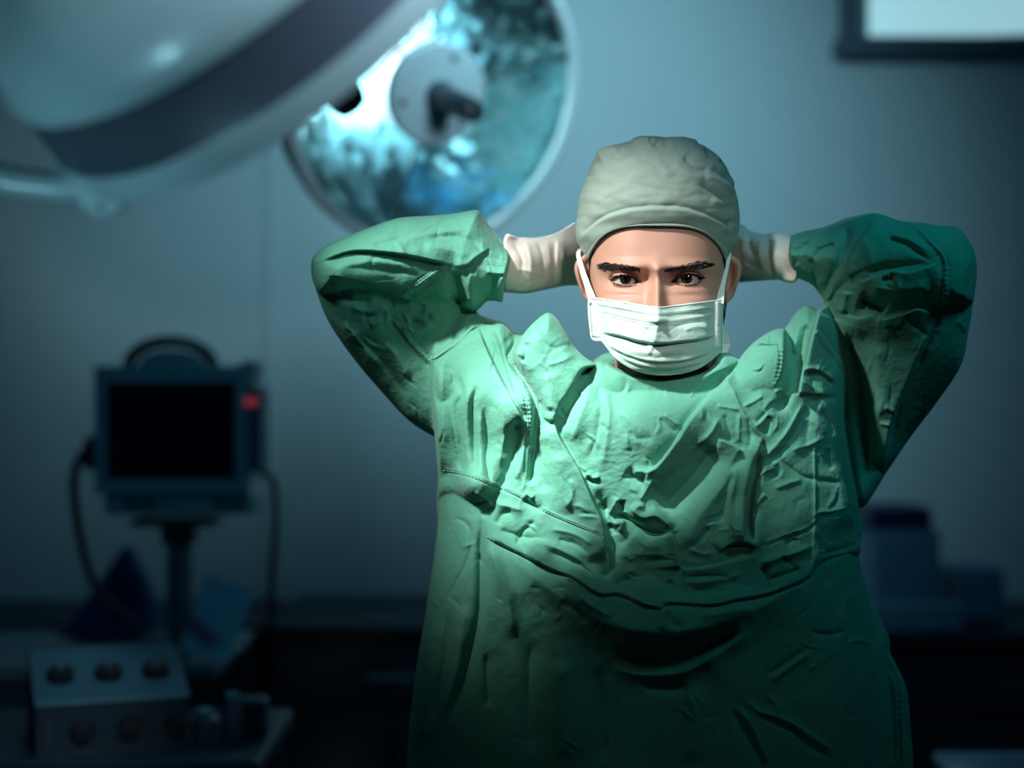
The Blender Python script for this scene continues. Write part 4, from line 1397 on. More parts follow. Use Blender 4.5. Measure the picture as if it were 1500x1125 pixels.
# ---------------- gloved hands
def gloves():
    for side, name in ((-1, 'left'), (1, 'right')):
        if side < 0:
            pieces = [dict(o=[(738, 349, 's'), (760, 348), (790, 348), (815, 341), (835, 330), (852, 321), (880, 320), (930, 335), (945, 365), (930, 400), (900, 418), (860, 420), (835, 418), (800, 424), (770, 430), (738, 428, 's')],
                           c=lin((740, 390), 1.80, (900, 380), 1.925), t=0.032, b=0.020, r=42, sr=3)]
            S = [('r', -2.0, 3, [(786, 350), (794, 372), (796, 400), (792, 424)]), ('r', 2.0, 5, [(800, 350), (806, 380), (804, 418)]),
                 ('r', -2.0, 3, [(750, 355), (765, 380), (760, 420)]), ('r', 2.2, 4, [(770, 352), (778, 385), (774, 425)]), ('r', 1.8, 4, [(808, 345), (825, 370), (830, 400)]),
                 ('l', 2.0, 20, [(816, 418), (814, 385), (816, 344)]), ('r', -1.6, 3, [(758, 425), (780, 410), (800, 408)]), ('r', 1.5, 3, [(745, 400), (765, 395), (790, 402)])]
            xs = np.arange(732, 950, 2.0)
            fing = [([(905, 335, 1.925), (940, 340, 1.94), (975, 352, 1.945), (1000, 365, 1.935)], 8.5), ([(915, 355, 1.928), (952, 362, 1.945), (985, 374, 1.948), (1004, 388, 1.935)], 9),
                    ([(915, 378, 1.925), (948, 386, 1.94), (975, 398, 1.94), (990, 410, 1.93)], 8.5), ([(905, 400, 1.92), (932, 410, 1.93), (952, 421, 1.93)], 7.5),
                    ([(850, 335, 1.90), (880, 322, 1.925), (908, 314, 1.94), (930, 318, 1.94)], 10)]
        else:
            pieces = [dict(o=[(1168, 410, 's'), (1140, 410), (1105, 412), (1070, 415), (1040, 414), (1005, 400), (990, 370), (1010, 338), (1050, 322), (1075, 325), (1100, 338), (1120, 343), (1135, 340), (1150, 342), (1168, 349, 's')],
                           c=lin((1165, 380), 1.80, (1010, 375), 1.925), t=0.030, b=0.020, r=38, sr=3)]
            S = [('r', 3.5, 6, [(1140, 343), (1134, 368), (1142, 412)]), ('r', -2.8, 3, [(1127, 343), (1126, 370), (1133, 412)]), ('r', 2.5, 5, [(1116, 345), (1112, 365), (1118, 400)]),
                 ('r', -2.4, 4, [(1100, 342), (1098, 360), (1108, 380)]), ('r', 2.0, 5, [(1090, 345), (1088, 370), (1095, 395)]), ('r', -2.2, 3, [(1150, 350), (1150, 380), (1160, 408)]),
                 ('r', -1.6, 4, [(1080, 370), (1095, 385), (1120, 392)]), ('r', 2.0, 4, [(1075, 345), (1095, 352), (1110, 350)])]
            xs = np.arange(985, 1174, 2.0)
            fing = [([(1030, 335, 1.93), (1000, 332, 1.955), (965, 340, 1.965), (940, 352, 1.955)], 8.5), ([(1018, 355, 1.935), (985, 356, 1.965), (950, 366, 1.97), (930, 380, 1.955)], 9),
                    ([(1018, 378, 1.935), (985, 384, 1.96), (955, 396, 1.96), (940, 408, 1.945)], 8.5), ([(1028, 398, 1.93), (1000, 408, 1.95), (980, 420, 1.945)], 7.5),
                    ([(1085, 340, 1.90), (1055, 322, 1.93), (1028, 312, 1.955), (1005, 314, 1.955)], 10)]
        ys = np.arange(312, 434, 2.0)
        V, F = relief(pieces, S, xs, ys, extra=lambda x, y: 0.0006 * gnoise(x / 9, y / 16), sig=2.0)
        V = list(map(tuple, V)); F = list(map(tuple, F))
        for pts, r in fing:
            p = [P(x, y, z) for x, y, z in pts]
            # four knuckle stations with a rounded tip
            path = [p[0], p[0].lerp(p[1], 0.5), p[1]] + [p[1].lerp(p[2], 0.5), p[2]]
            rr = [r * 1.05, r, r * 1.08, r * 0.95, r * 1.02]
            if len(p) > 3:
                path += [p[2].lerp(p[3], 0.6), p[3]]; rr += [r * 0.92, r * 0.80]
            tip = path[-1] + (path[-1] - path[-2]).normalized() * 0.004
            path.append(tip); rr.append(r * 0.45)
            mb = MB().tube(path, [q / FPX * 1.93 for q in rr], 12)
            o = len(V); V += mb.v; F += [tuple(i + o for i in f) for f in mb.f]
        g = MB(); g.v = V; g.f = F
        g.build('glove', M_glove, person, True, 180)['label'] = 'cream latex glove'


gloves()

# ---------------- the gown
torso_c = idw([(640, 600, 1.815), (650, 470, 1.86), (700, 470, 1.84), (760, 500, 1.80), (870, 545, 1.765), (965, 560, 1.745), (1060, 545, 1.765), (1190, 480, 1.80), (1250, 600, 1.80),
               (960, 800, 1.78), (650, 1000, 1.80), (960, 1100, 1.80), (1280, 1000, 1.80)])
PIECES = [
    # trunk
    dict(o=[(632, 452, 's'), (630, 500, 's'), (631, 560, 's'), (637, 640), (643, 700), (640, 780), (626, 880), (607, 1000), (596, 1125), (590, 1400), (585, 1900), (600, 2080), (960, 2110), (1300, 2080), (1315, 1900), (1300, 1400),
            (1288, 1125), (1288, 1010), (1282, 940), (1270, 870), (1256, 800), (1258, 745), (1250, 700), (1240, 640), (1232, 560), (1222, 480), (1212, 448),
            (1199, 453), (1182, 447), (1165, 459), (1150, 480), (1135, 483), (1099, 506), (1081, 529), (1062, 519), (1046, 523), (1038, 543),
            (1000, 553), (960, 557), (925, 549), (903, 538), (893, 529), (872, 534), (842, 512), (812, 500), (778, 497), (764, 490), (750, 486), (738, 473), (722, 468), (705, 462), (690, 452), (660, 449)],
         c=torso_c, t=0.088, b=0.075, r=100, sr=14),
    # front sheet between the lapels
    dict(o=[(868, 533), (888, 529, 's'), (903, 538, 's'), (930, 548, 's'), (965, 553, 's'), (1003, 550, 's'), (1038, 541, 's'), (1055, 524), (1081, 530), (1066, 555), (1036, 585), (1009, 617), (989, 647), (959, 686), (940, 720), (905, 735), (880, 720), (850, 690), (822, 640), (835, 600), (850, 565)],
         c=1.733, t=0.035, b=0.02, r=34, sr=6),
    # upper arm, left
    dict(o=[(458, 400), (468, 440), (485, 478), (520, 528), (560, 575), (600, 617), (640, 641), (662, 640), (690, 590), (700, 520), (690, 440), (660, 380), (600, 340), (520, 352), (470, 370)],
         c=lin((470, 400), 1.755, (640, 560), 1.815), t=0.052, b=0.05, r=66),
    # forearm sleeve, left
    dict(o=[(456, 400), (459, 376), (480, 358), (516, 343), (550, 330), (586, 319), (630, 316), (664, 313), (685, 309), (700, 308.5), (708, 318), (722, 337), (741, 360, 's'), (748, 378, 's'), (744, 400, 's'), (739, 422, 's'), (736, 443),
            (715, 441), (702, 452), (692, 456), (680, 451), (668, 440), (655, 446), (612, 446), (590, 443), (560, 432), (520, 428), (478, 432), (464, 425)],
         c=lin((470, 400), 1.735, (740, 390), 1.79), t=0.062, b=0.045, r=58, sr=6),
    # lapel flap, left
    dict(o=[(757, 505), (768, 488), (780, 474), (797, 460), (806, 459), (815, 466), (829, 486), (845, 512), (858, 524), (873, 533), (872, 538, 's'), (856, 542, 's'), (845, 560, 's'), (825, 592, 's'), (812, 618, 's'), (792, 613), (786, 590), (766, 550), (752, 524)],
         c=1.722, t=0.036, b=0.015, r=26, sr=4),
    # left front panel with the bound edge
    dict(o=[(632, 452, 's'), (630, 560, 's'), (637, 640, 's'), (642, 700), (642, 760), (680, 800), (740, 812), (786, 790), (782, 740, 's'), (778, 675, 's'), (784, 620, 's'), (784, 590, 's'), (770, 558, 's'), (757, 542, 's'), (746, 522, 's'), (754, 503, 's'), (752, 490), (738, 474), (722, 468), (705, 462), (690, 452), (660, 449)],
         c=idw([(640, 455, 1.815), (700, 460, 1.80), (745, 490, 1.775), (640, 560, 1.785), (700, 580, 1.75), (765, 600, 1.73), (700, 710, 1.735), (645, 700, 1.79), (650, 750, 1.83), (690, 790, 1.82), (740, 800, 1.79), (770, 760, 1.755)]), t=0.040, b=0.02, r=34, sr=7),
    # right lapel
    dict(o=[(1081, 529), (1099, 506), (1122, 489), (1138, 482), (1150, 481, 's'), (1153, 510, 's'), (1150, 540, 's'), (1139, 567, 's'), (1127, 600), (1118, 650), (1098, 700), (1085, 760), (1040, 800), (1000, 790), (990, 720), (1000, 680), (1036, 585), (1066, 555)],
         c=1.735, t=0.042, b=0.02, r=45, sr=5),
    # right front panel
    dict(o=[(1199, 454, 's'), (1212, 448), (1226, 480), (1238, 540), (1236, 620), (1244, 700), (1256, 780), (1256, 815), (1190, 850), (1120, 850), (1104, 800), (1106, 740), (1112, 680), (1150, 632), (1168, 590), (1172, 560, 's'), (1180, 519, 's'), (1189, 483, 's')],
         c=lin((1170, 600), 1.755, (1240, 600), 1.78), t=0.046, b=0.02, r=45, sr=5),
    # hanging waist swag
    dict(o=[(645, 700), (700, 700), (780, 740), (860, 780), (900, 812), (960, 806), (1000, 832), (1060, 826), (1110, 808), (1180, 776), (1254, 748), (1258, 800), (1205, 835), (1160, 880), (1110, 928), (1060, 965), (1010, 998), (950, 999), (890, 980), (850, 935), (790, 890), (730, 830), (690, 790), (648, 745)],
         c=idw([(650, 720, 1.87), (700, 775, 1.84), (740, 790, 1.785), (790, 805, 1.752), (870, 860, 1.745), (960, 880, 1.74), (1060, 870, 1.745), (1160, 830, 1.775), (1210, 800, 1.80), (1254, 775, 1.84)]), t=0.060, b=0.03, r=72),
    # upper arm, right
    dict(o=[(1430, 385), (1426, 440), (1418, 490), (1408, 535), (1372, 590), (1334, 640), (1300, 690), (1262, 744), (1246, 700), (1228, 600), (1210, 500), (1206, 452), (1215, 400), (1260, 345), (1330, 335), (1400, 350)],
         c=lin((1400, 400), 1.76, (1240, 620), 1.83), t=0.060, b=0.045, r=80),
    # forearm sleeve, right
    dict(o=[(1160, 402, 's'), (1154, 378, 's'), (1157, 345), (1180, 338), (1208, 332), (1235, 321), (1258, 315), (1281, 312), (1300, 317), (1318, 323), (1350, 326), (1378, 330), (1400, 332), (1414, 345), (1426, 365), (1431, 392), (1428, 420), (1422, 445), (1380, 458), (1343, 451), (1313, 460), (1284, 445), (1258, 440), (1232, 440), (1212, 445), (1200, 430), (1188, 416), (1172, 409)],
         c=lin((1400, 390), 1.74, (1165, 375), 1.80), t=0.058, b=0.045, r=62, sr=6),
    # loose back edge of the gown, lower right
    dict(o=[(1262, 850), (1275, 872), (1290, 905), (1303, 938), (1305, 958), (1322, 992), (1330, 1020), (1334, 1070), (1338, 1125), (1342, 1300), (1330, 1900), (1280, 1900), (1275, 1100), (1262, 950)],
         c=1.835, t=0.022, b=0.02, r=20),
    # collar standing behind the neck
    dict(o=[(868, 536), (876, 524), (890, 517), (930, 512), (970, 510), (1010, 510), (1045, 512), (1062, 517), (1075, 530), (1060, 580), (880, 580)], c=1.85, t=0.02, b=0.012, r=20),
    # crumpled collar corner at the right of the neck
    dict(o=[(1036, 548), (1043, 530), (1050, 520), (1062, 516), (1074, 521), (1084, 529), (1080, 545), (1060, 562), (1040, 566)], c=1.745, t=0.035, b=0.02, r=16),
]

ST = [
    # forearm, left
    ('l', 7, 26, [(668, 391), (642, 384), (612, 377), (569, 370), (514, 368), (463, 387)]), ('l', 7, 24, [(603, 441), (575, 429), (546, 418), (514, 410), (478, 404)]),
    ('r', 2.2, 5, [(467, 372), (500, 354), (535, 341), (556, 336)]), ('r', -3, 4, [(544, 360), (582, 351), (608, 343)]), ('r', 2.6, 6, [(582, 350), (612, 346), (642, 340), (685, 336)]),
    ('r', -4.5, 7, [(625, 350), (663, 346), (690, 352), (705, 366), (716, 356)]), ('l', 6, 14, [(719, 363), (697, 378), (685, 388), (665, 392)]), ('r', -10, 8, [(664, 395), (668, 418), (676, 446)]),
    ('r', 4, 6, [(691, 396), (686, 420), (688, 445)]), ('r', -4.5, 4.5, [(721, 400), (719, 424), (706, 442)]), ('r', 2.5, 4, [(738, 404), (728, 428)]), ('r', -1.2, 1.7, [(712, 374), (747, 380)], 0.05), ('r', -1.2, 1.7, [(712, 386), (747, 390)], 0.05),
    ('l', 2.5, 8, [(711, 400), (728, 402), (745, 401)][::-1]), ('r', -1.3, 1.8, [(648, 385), (615, 410), (582, 431)], 0.03), ('r', -1.3, 1.8, [(660, 391), (628, 416), (600, 437)], 0.03), ('r', 1.6, 2.2, [(654, 386), (620, 412), (590, 433)], 0.03),
    ('r', 3, 12, [(480, 418), (520, 420), (560, 432)]), ('r', -2.5, 6, [(500, 392), (560, 395), (620, 405)]), ('r', 2.5, 8, [(520, 382), (580, 386), (625, 396)]), ('r', 2.0, 4, [(580, 352), (587, 362), (594, 374)]), ('r', -2.0, 7, [(640, 325), (670, 330), (700, 322)]),
    ('r', 3, 9, [(620, 360), (660, 366), (690, 378)]), ('r', -2, 4, [(610, 440), (640, 428), (662, 432)]),
    # upper arm, left
    ('r', 5, 7, [(512, 449), (540, 456), (570, 448)]), ('r', -5, 6, [(492, 428), (515, 440), (545, 442)]), ('r', 4.5, 6, [(540, 477), (558, 471), (574, 466)]), ('r', -4, 5, [(530, 464), (552, 463), (568, 456)]), ('r', 5.5, 6, [(586, 479), (612, 484), (632, 470)]),
    ('r', -5, 5, [(598, 466), (615, 474), (632, 458)]), ('r', 3, 4, [(625, 449), (620, 478)]), ('r', -2.2, 2.2, [(569, 466), (580, 482), (600, 508), (629, 538)], 0.04), ('r', 1.6, 3, [(576, 470), (606, 506), (634, 533)], 0.04), ('r', -1.4, 1.8, [(584, 470), (610, 500), (634, 525)], 0.04),
    ('r', 4, 8, [(560, 500), (580, 520), (600, 555)]), ('r', -4, 8, [(520, 490), (560, 530), (600, 585)]), ('r', 3, 6, [(500, 470), (530, 505), (560, 540)]),
    # left panel
    ('r', -1.5, 1.8, [(633, 524), (673, 496), (690, 477), (712, 474), (730, 478)], 0.03), ('r', -1.3, 1.7, [(633, 530), (676, 502), (694, 483), (708, 480)], 0.03), ('r', 1.8, 3, [(633, 527), (674, 499), (692, 480), (710, 477)], 0.03),
    ('r', -2, 3, [(658, 489), (666, 496), (674, 493)]), ('l', 9, 26, [(701, 480), (712, 508), (727, 540), (746, 577), (771, 622)], 0.1), ('r', 7, 7, [(730, 478), (735, 505), (746, 551), (770, 611)]), ('r', -8, 6, [(716, 478), (728, 505), (740, 545), (755, 585)]),
    ('r', -3, 5, [(738, 500), (748, 500), (757, 512)]), ('r', -1.6, 2, [(752, 530), (765, 566), (773, 611), (771, 653), (768, 700)], 0.05), ('r', -5, 5, [(669, 545), (677, 577), (669, 598), (676, 645), (677, 705)]), ('r', -5, 4.5, [(702, 555), (692, 595), (695, 653), (697, 700)]),
    ('r', -5.5, 3.8, [(708, 596), (714, 645), (713, 680), (721, 714)]), ('r', -7, 7, [(757, 605), (758, 640), (748, 678), (732, 722)]), ('r', 4, 8, [(650, 520), (648, 580), (652, 660)]), ('r', 5, 8, [(686, 560), (684, 620), (687, 690)]),
    ('r', 5, 9, [(733, 570), (738, 630), (730, 690)]), ('r', 3.5, 6, [(705, 600), (703, 650), (706, 700)]), ('r', 3.5, 5, [(768, 630), (765, 670), (756, 705)]), ('r', -2.5, 3, [(656, 590), (666, 640), (676, 696)]),
    # lapel flap
    ('r', -5, 5, [(772, 500), (770, 520), (764, 532)]), ('r', 3, 4, [(762, 508), (758, 522)]), ('r', -1.5, 4, [(785, 480), (800, 505), (815, 510)]), ('r', 1.8, 4, [(800, 535), (825, 528), (845, 515)]), ('r', -1.5, 4, [(800, 520), (830, 505), (850, 520)]),
    ('r', -2, 4, [(835, 500), (845, 515), (862, 528)]), ('r', 3, 14, [(800, 545), (806, 575), (806, 605)]), ('r', 1.5, 6, [(768, 545), (786, 535), (800, 520)]), ('r', -2.5, 4, [(790, 585), (800, 600), (812, 604)]),
    # below the flap, and the long diagonal edge
    ('r', -8, 8, [(862, 545), (848, 575), (828, 612), (818, 628)]), ('r', 5, 10, [(868, 552), (858, 585), (846, 620), (836, 650)]), ('l', 10, 34, [(812, 616), (820, 640), (850, 691), (870, 735), (884, 768), (889, 825)], 0.08), ('r', -8, 8, [(874, 715), (892, 765), (902, 815)]),
    ('r', -9, 6, [(789, 622), (785, 665), (778, 712)]), ('r', -6, 9, [(794, 640), (793, 690), (800, 724)]), ('r', 5, 12, [(815, 660), (822, 710), (835, 755)]), ('r', -6, 4, [(779, 655), (777, 712)]),
    ('r', -5, 5, [(765, 730), (780, 740), (797, 745)]), ('r', 4, 4, [(768, 722), (782, 731)]), ('r', 3, 4, [(835, 700), (838, 725), (828, 745)]),
    # centre sheet
    ('r', -2.5, 5, [(874, 550), (880, 598), (874, 640), (868, 680)]), ('r', 2.2, 7, [(888, 570), (892, 620), (880, 690)]), ('r', 2.5, 3, [(972, 606), (984, 616), (998, 625)]), ('r', -2.2, 4, [(965, 612), (980, 626), (992, 634)]),
    ('r', -1.8, 6, [(920, 630), (935, 642), (960, 640)]), ('r', 2, 7, [(900, 600), (925, 620), (935, 660)]), ('r', -1.8, 4, [(878, 620), (892, 632), (900, 650)]), ('r', 1.8, 4, [(917, 635), (921, 660)]),
    ('r', 4, 4, [(858, 692), (868, 700), (880, 698)]), ('r', -5, 3, [(860, 698), (870, 706), (880, 702)]), ('l', 9, 26, [(938, 692), (959, 685), (989, 648), (1009, 617), (1036, 585), (1066, 553), (1083, 530)], 0.08),
    ('r', 5, 5, [(926, 692), (944, 690), (960, 683)]), ('r', 4, 3.5, [(936, 735), (948, 716), (957, 700)]), ('r', -6, 8, [(915, 690), (930, 700), (948, 704)]),
    # knot of creases in the middle
    ('r', 10, 7, [(922, 744), (940, 757), (960, 755), (975, 765), (984, 778)]), ('r', -11, 5, [(893, 757), (912, 756), (932, 768), (955, 780), (980, 781)]), ('r', 6, 3.5, [(892, 754), (898, 742), (906, 730)]), ('r', -10, 4.5, [(909, 732), (911, 750)]),
    ('r', 6, 3.5, [(892, 762), (902, 768), (912, 763)]), ('r', 6, 3.5, [(914, 760), (911, 770), (906, 780)]), ('r', -7, 4, [(890, 766), (900, 776), (903, 784)]), ('r', -8, 7, [(880, 735), (890, 745), (895, 748)]), ('r', 5, 4, [(925, 752), (935, 742), (945, 743)]),
    ('r', 7, 14, [(920, 785), (945, 800), (975, 800)]), ('l', 7, 22, [(984, 778), (990, 795), (995, 815), (997, 834)], 0.1), ('r', 3, 6, [(905, 815), (935, 812), (985, 814)]), ('r', -3, 4, [(945, 824), (965, 820), (992, 820)]), ('r', -2.5, 5, [(905, 798), (925, 790), (945, 805)]),
    # right of centre
    ('r', 4, 4, [(1054, 611), (1043, 632), (1030, 646), (1018, 653)]), ('r', -15, 20, [(1050, 650), (1020, 690), (990, 725), (962, 750)]), ('r', 9, 22, [(1095, 672), (1060, 712), (1020, 765), (1004, 815)]), ('l', 6, 20, [(1090, 662), (1075, 652), (1060, 645), (1050, 642)][::-1]),
    ('r', 2.6, 3, [(1070, 562), (1085, 598), (1100, 622), (1117, 642)]), ('r', 2.4, 2.6, [(1083, 605), (1082, 650)]), ('r', 2.2, 3, [(1049, 594), (1083, 600)]), ('r', 2.4, 3, [(1088, 596), (1104, 588), (1119, 578)]), ('r', -2.5, 4, [(1060, 605), (1068, 630), (1072, 650)]),
    ('r', -2.5, 4, [(1095, 610), (1100, 640), (1096, 660)]), ('r', -4, 4, [(1010, 806), (1030, 785), (1040, 770)]), ('r', 2.5, 4, [(1008, 803), (1030, 812), (1045, 808)]), ('l', 9, 18, [(1118, 640), (1107, 680), (1097, 720), (1092, 760), (1090, 798)], 0.1),
    ('r', -13, 5, [(1113, 660), (1106, 690), (1099, 725), (1097, 765), (1103, 800)]), ('l', 5, 16, [(1053, 812), (1070, 798), (1096, 796), (1108, 808)][::-1]), ('r', -6, 8, [(1058, 818), (1085, 810), (1105, 812)]), ('r', -4, 6, [(1075, 690), (1060, 730), (1055, 770)]), ('r', 3, 5, [(1080, 690), (1070, 740), (1078, 790)]),
    # right lapel and panel
    ('r', 3, 3, [(1088, 520), (1105, 505), (1130, 500)]), ('r', -3, 3, [(1100, 512), (1118, 506), (1140, 507)]), ('r', 3, 2.6, [(1110, 498), (1122, 504), (1142, 503)]), ('r', -3, 3, [(1128, 486), (1130, 500), (1135, 508)]), ('r', 2.5, 3, [(1120, 490), (1128, 495)]),
    ('r', -2.2, 2.4, [(1135, 490), (1143, 520), (1140, 545), (1132, 565)]), ('r', -11, 9, [(1160, 500), (1162, 540), (1152, 580), (1135, 610)]), ('r', 5, 6, [(1170, 470), (1166, 500), (1160, 520)]), ('r', -9, 7, [(1184, 470), (1176, 505), (1168, 545)]),
    ('l', 9, 24, [(1170, 580), (1172, 560), (1180, 519), (1189, 483), (1199, 455)], 0.05), ('r', -1.8, 1.8, [(1191, 487), (1208, 510), (1229, 534), (1238, 547)], 0.03), ('r', -1.8, 1.8, [(1200, 478), (1218, 502), (1238, 530)], 0.03), ('r', 2, 3, [(1196, 484), (1214, 508), (1236, 538)], 0.03),
    ('r', 3.5, 4, [(1172, 542), (1199, 541), (1225, 560)]), ('r', -3, 4, [(1176, 550), (1200, 549), (1222, 566)]), ('r', 2.5, 4, [(1172, 556), (1195, 570), (1210, 580)]), ('r', -2.5, 4, [(1175, 590), (1205, 585), (1228, 580)]), ('r', 3.2, 3.4, [(1180, 585), (1165, 612), (1148, 640), (1116, 675)]),
    ('r', -3.5, 4, [(1188, 590), (1170, 622), (1152, 652), (1122, 682)]), ('r', -5, 4, [(1127, 608), (1120, 638)]), ('r', -3, 5, [(1150, 570), (1146, 590), (1152, 600)]), ('r', 3, 4, [(1134, 575), (1145, 572), (1155, 583)]), ('r', 3, 4, [(1106, 627), (1118, 615), (1128, 605)]), ('r', -3, 4, [(1108, 620), (1122, 604)]),
    ('r', 2.8, 4, [(1112, 686), (1128, 682), (1142, 676)]), ('r', 2.8, 4, [(1110, 698), (1122, 690), (1138, 684)]), ('r', -3.2, 4, [(1140, 670), (1158, 686), (1176, 698), (1195, 702), (1238, 709)]), ('r', 2.5, 4, [(1133, 717), (1155, 708), (1176, 702)]), ('r', 2.6, 3, [(1106, 742), (1113, 732), (1123, 723)]),
    ('r', 2.0, 2.0, [(1193, 650), (1194, 740), (1192, 835)], 0.05), ('r', 2.8, 4, [(1205, 640), (1190, 650), (1158, 660)]), ('r', -3, 4, [(1210, 655), (1214, 675), (1220, 690)]), ('r', -3, 5, [(1200, 600), (1215, 620), (1220, 640)]), ('r', 2.5, 5, [(1170, 610), (1195, 620), (1212, 640)]),
    # arm pit shadow, right
    ('r', -22, 13, [(1240, 475), (1250, 520), (1262, 570), (1268, 620), (1270, 680), (1262, 730)]), ('l', 10, 20, [(1229, 520), (1229, 570), (1230, 632), (1241, 704), (1254, 780)], 0.1),
    # waist band seams
    ('r', -1.8, 1.8, [(648, 690), (678, 695), (720, 710), (759, 727), (801, 751), (840, 768), (876, 783), (884, 791)], 0.03), ('r', 1.4, 1.8, [(648, 687), (678, 692), (720, 707), (759, 724), (801, 748), (840, 765), (876, 780)], 0.03),
    ('l', 3.0, 12, [(998, 834), (1025, 832), (1053, 827), (1107, 811)], 0.05), ('r', -1.8, 2, [(1120, 799), (1150, 788), (1182, 777), (1206, 757), (1225, 755), (1244, 747), (1260, 749)], 0.04), ('r', 1.2, 2, [(1120, 795), (1150, 784), (1182, 773), (1206, 753), (1244, 743)], 0.04),
    ('l', 3.0, 14, [(1252, 806), (1206, 820), (1184, 845), (1150, 861), (1117, 872), (1080, 878), (1043, 886), (979, 883), (968, 890), (942, 885), (906, 870), (876, 870), (840, 846), (812, 836), (780, 820), (748, 804), (710, 785)], 0.04),
    ('r', -2.2, 2.2, [(1252, 808), (1206, 822), (1184, 847), (1150, 863), (1117, 874), (1080, 880), (1043, 888), (979, 885), (968, 892), (942, 887), (906, 872), (876, 872), (840, 848), (812, 838), (780, 822), (748, 806), (710, 787)], 0.04),
    ('r', -4.5, 4, [(801, 806), (830, 818), (855, 832), (872, 850), (889, 857)]), ('r', 3.5, 5, [(770, 790), (820, 805), (870, 835)]), ('r', -3.5, 4, [(730, 775), (760, 785), (800, 792)]), ('r', -3.5, 5, [(728, 770), (735, 755), (752, 748)]), ('r', 4, 6, [(700, 745), (735, 740), (770, 750)]),
    ('r', -4, 4, [(757, 800), (765, 780), (785, 762)]), ('r', 3, 5, [(805, 775), (840, 782), (870, 800)]), ('r', -2.5, 4, [(815, 790), (845, 798), (866, 815)]), ('r', -5, 5, [(703, 755), (720, 745), (728, 735)]), ('r', 3, 4, [(695, 720), (715, 735), (720, 745)]),
    ('r', -6, 8, [(888, 800), (892, 830), (884, 853)]), ('r', 4, 7, [(900, 855), (915, 840), (935, 835)]), ('r', -3.5, 5, [(965, 880), (975, 860), (985, 850)]), ('r', 3, 5, [(1000, 853), (1040, 852), (1090, 840)]), ('r', -3, 4, [(1000, 846), (1040, 844), (1075, 846)]), ('r', -3, 5, [(1010, 865), (1060, 866), (1105, 856)]),
    ('r', 4.5, 5, [(1110, 826), (1140, 818), (1165, 810), (1195, 798)]), ('r', -5.5, 4, [(1123, 850), (1150, 842), (1174, 832)]), ('r', -8, 5, [(1119, 828), (1123, 848), (1126, 866)]), ('r', -6, 5, [(1205, 812), (1230, 806), (1256, 796)]), ('r', 3, 5, [(1190, 770), (1198, 800), (1192, 830)]), ('r', -4, 6, [(1150, 800), (1160, 792), (1172, 790)]),
    # the rolls under the band
    ('r', 12, 26, [(730, 800), (800, 860), (880, 910), (960, 925), (1050, 915), (1130, 880), (1190, 835)]), ('r', -16, 12, [(895, 958), (940, 968), (990, 963), (1040, 945), (1090, 925)]), ('r', 8, 10, [(885, 975), (940, 988), (1000, 984), (1050, 958), (1105, 922)]),
    ('r', -4, 6, [(975, 895), (985, 912), (1000, 920)]), ('r', 4, 6, [(965, 885), (972, 905), (970, 925)]), ('r', 3, 8, [(1020, 905), (1060, 898), (1110, 890)]), ('r', -4, 7, [(820, 880), (845, 895), (860, 915)]), ('r', 3.5, 6, [(845, 870), (870, 890), (900, 905)]),
    ('r', -5, 7, [(940, 1005), (985, 1010), (1008, 1000)]),
    # lower cloth
    ('r', -2.5, 3, [(655, 765), (672, 760), (688, 775), (690, 800), (680, 830), (662, 865), (655, 890)]), ('r', -11, 7, [(706, 750), (704, 800), (703, 880), (695, 930), (680, 990), (660, 1060)]), ('r', 8, 10, [(715, 795), (728, 830), (745, 880), (752, 940)]),
    ('r', -7, 6, [(656, 890), (655, 940), (645, 1000), (632, 1060)]), ('r', 6, 10, [(680, 880), (672, 960), (650, 1050)]), ('r', -5, 5, [(712, 955), (714, 1000), (717, 1040)]), ('r', 6, 12, [(640, 900), (625, 1000), (612, 1100)]), ('r', -6, 10, [(780, 930), (775, 1010), (780, 1110)]),
    ('r', 6, 14, [(820, 960), (822, 1040), (830, 1120)]), ('r', -6, 8, [(875, 970), (880, 1040), (885, 1120)]), ('r', 5, 12, [(1005, 1005), (1020, 1050), (1015, 1120)]),
    ('r', 2.2, 2.4, [(1236, 880), (1235, 980), (1232, 1120)], 0.05), ('r', 2.0, 2.2, [(1282, 960), (1284, 1040), (1286, 1120)], 0.05), ('r', 3, 5, [(1085, 1015), (1110, 1042), (1130, 1047), (1165, 1062), (1190, 1080), (1230, 1105)]), ('r', -3, 5, [(1100, 1040), (1130, 1058), (1160, 1072), (1185, 1094), (1225, 1115)]),
    ('r', -3.5, 5, [(1070, 1035), (1090, 1072), (1110, 1105), (1122, 1140)]), ('r', 4, 4, [(1080, 1035), (1105, 1070), (1125, 1120)]), ('r', 3.5, 4, [(1128, 1000), (1160, 975), (1190, 955)]), ('r', -3.5, 4, [(1120, 990), (1150, 972), (1180, 950)]), ('r', 3, 4, [(1122, 1018), (1135, 1030), (1142, 1048)]),
    ('r', -3, 4, [(1185, 925), (1215, 930), (1240, 922)]), ('r', 3, 4, [(1240, 942), (1260, 938), (1278, 942)]), ('r', -8, 6, [(1258, 800), (1262, 860), (1272, 900), (1285, 950)]), ('r', 4, 5, [(1250, 850), (1262, 900), (1272, 960)]),
    # forearm, right
    ('r', -8, 8, [(1237, 322), (1240, 350), (1228, 385), (1212, 420), (1208, 440)]), ('l', 5, 20, [(1252, 417), (1240, 398), (1249, 368), (1271, 334), (1284, 314)]), ('r', 4.5, 4, [(1155, 362), (1185, 350), (1207, 336)]), ('r', -4, 4, [(1158, 352), (1180, 344), (1198, 338)]), ('r', -4, 4, [(1158, 371), (1180, 360), (1200, 352)]),
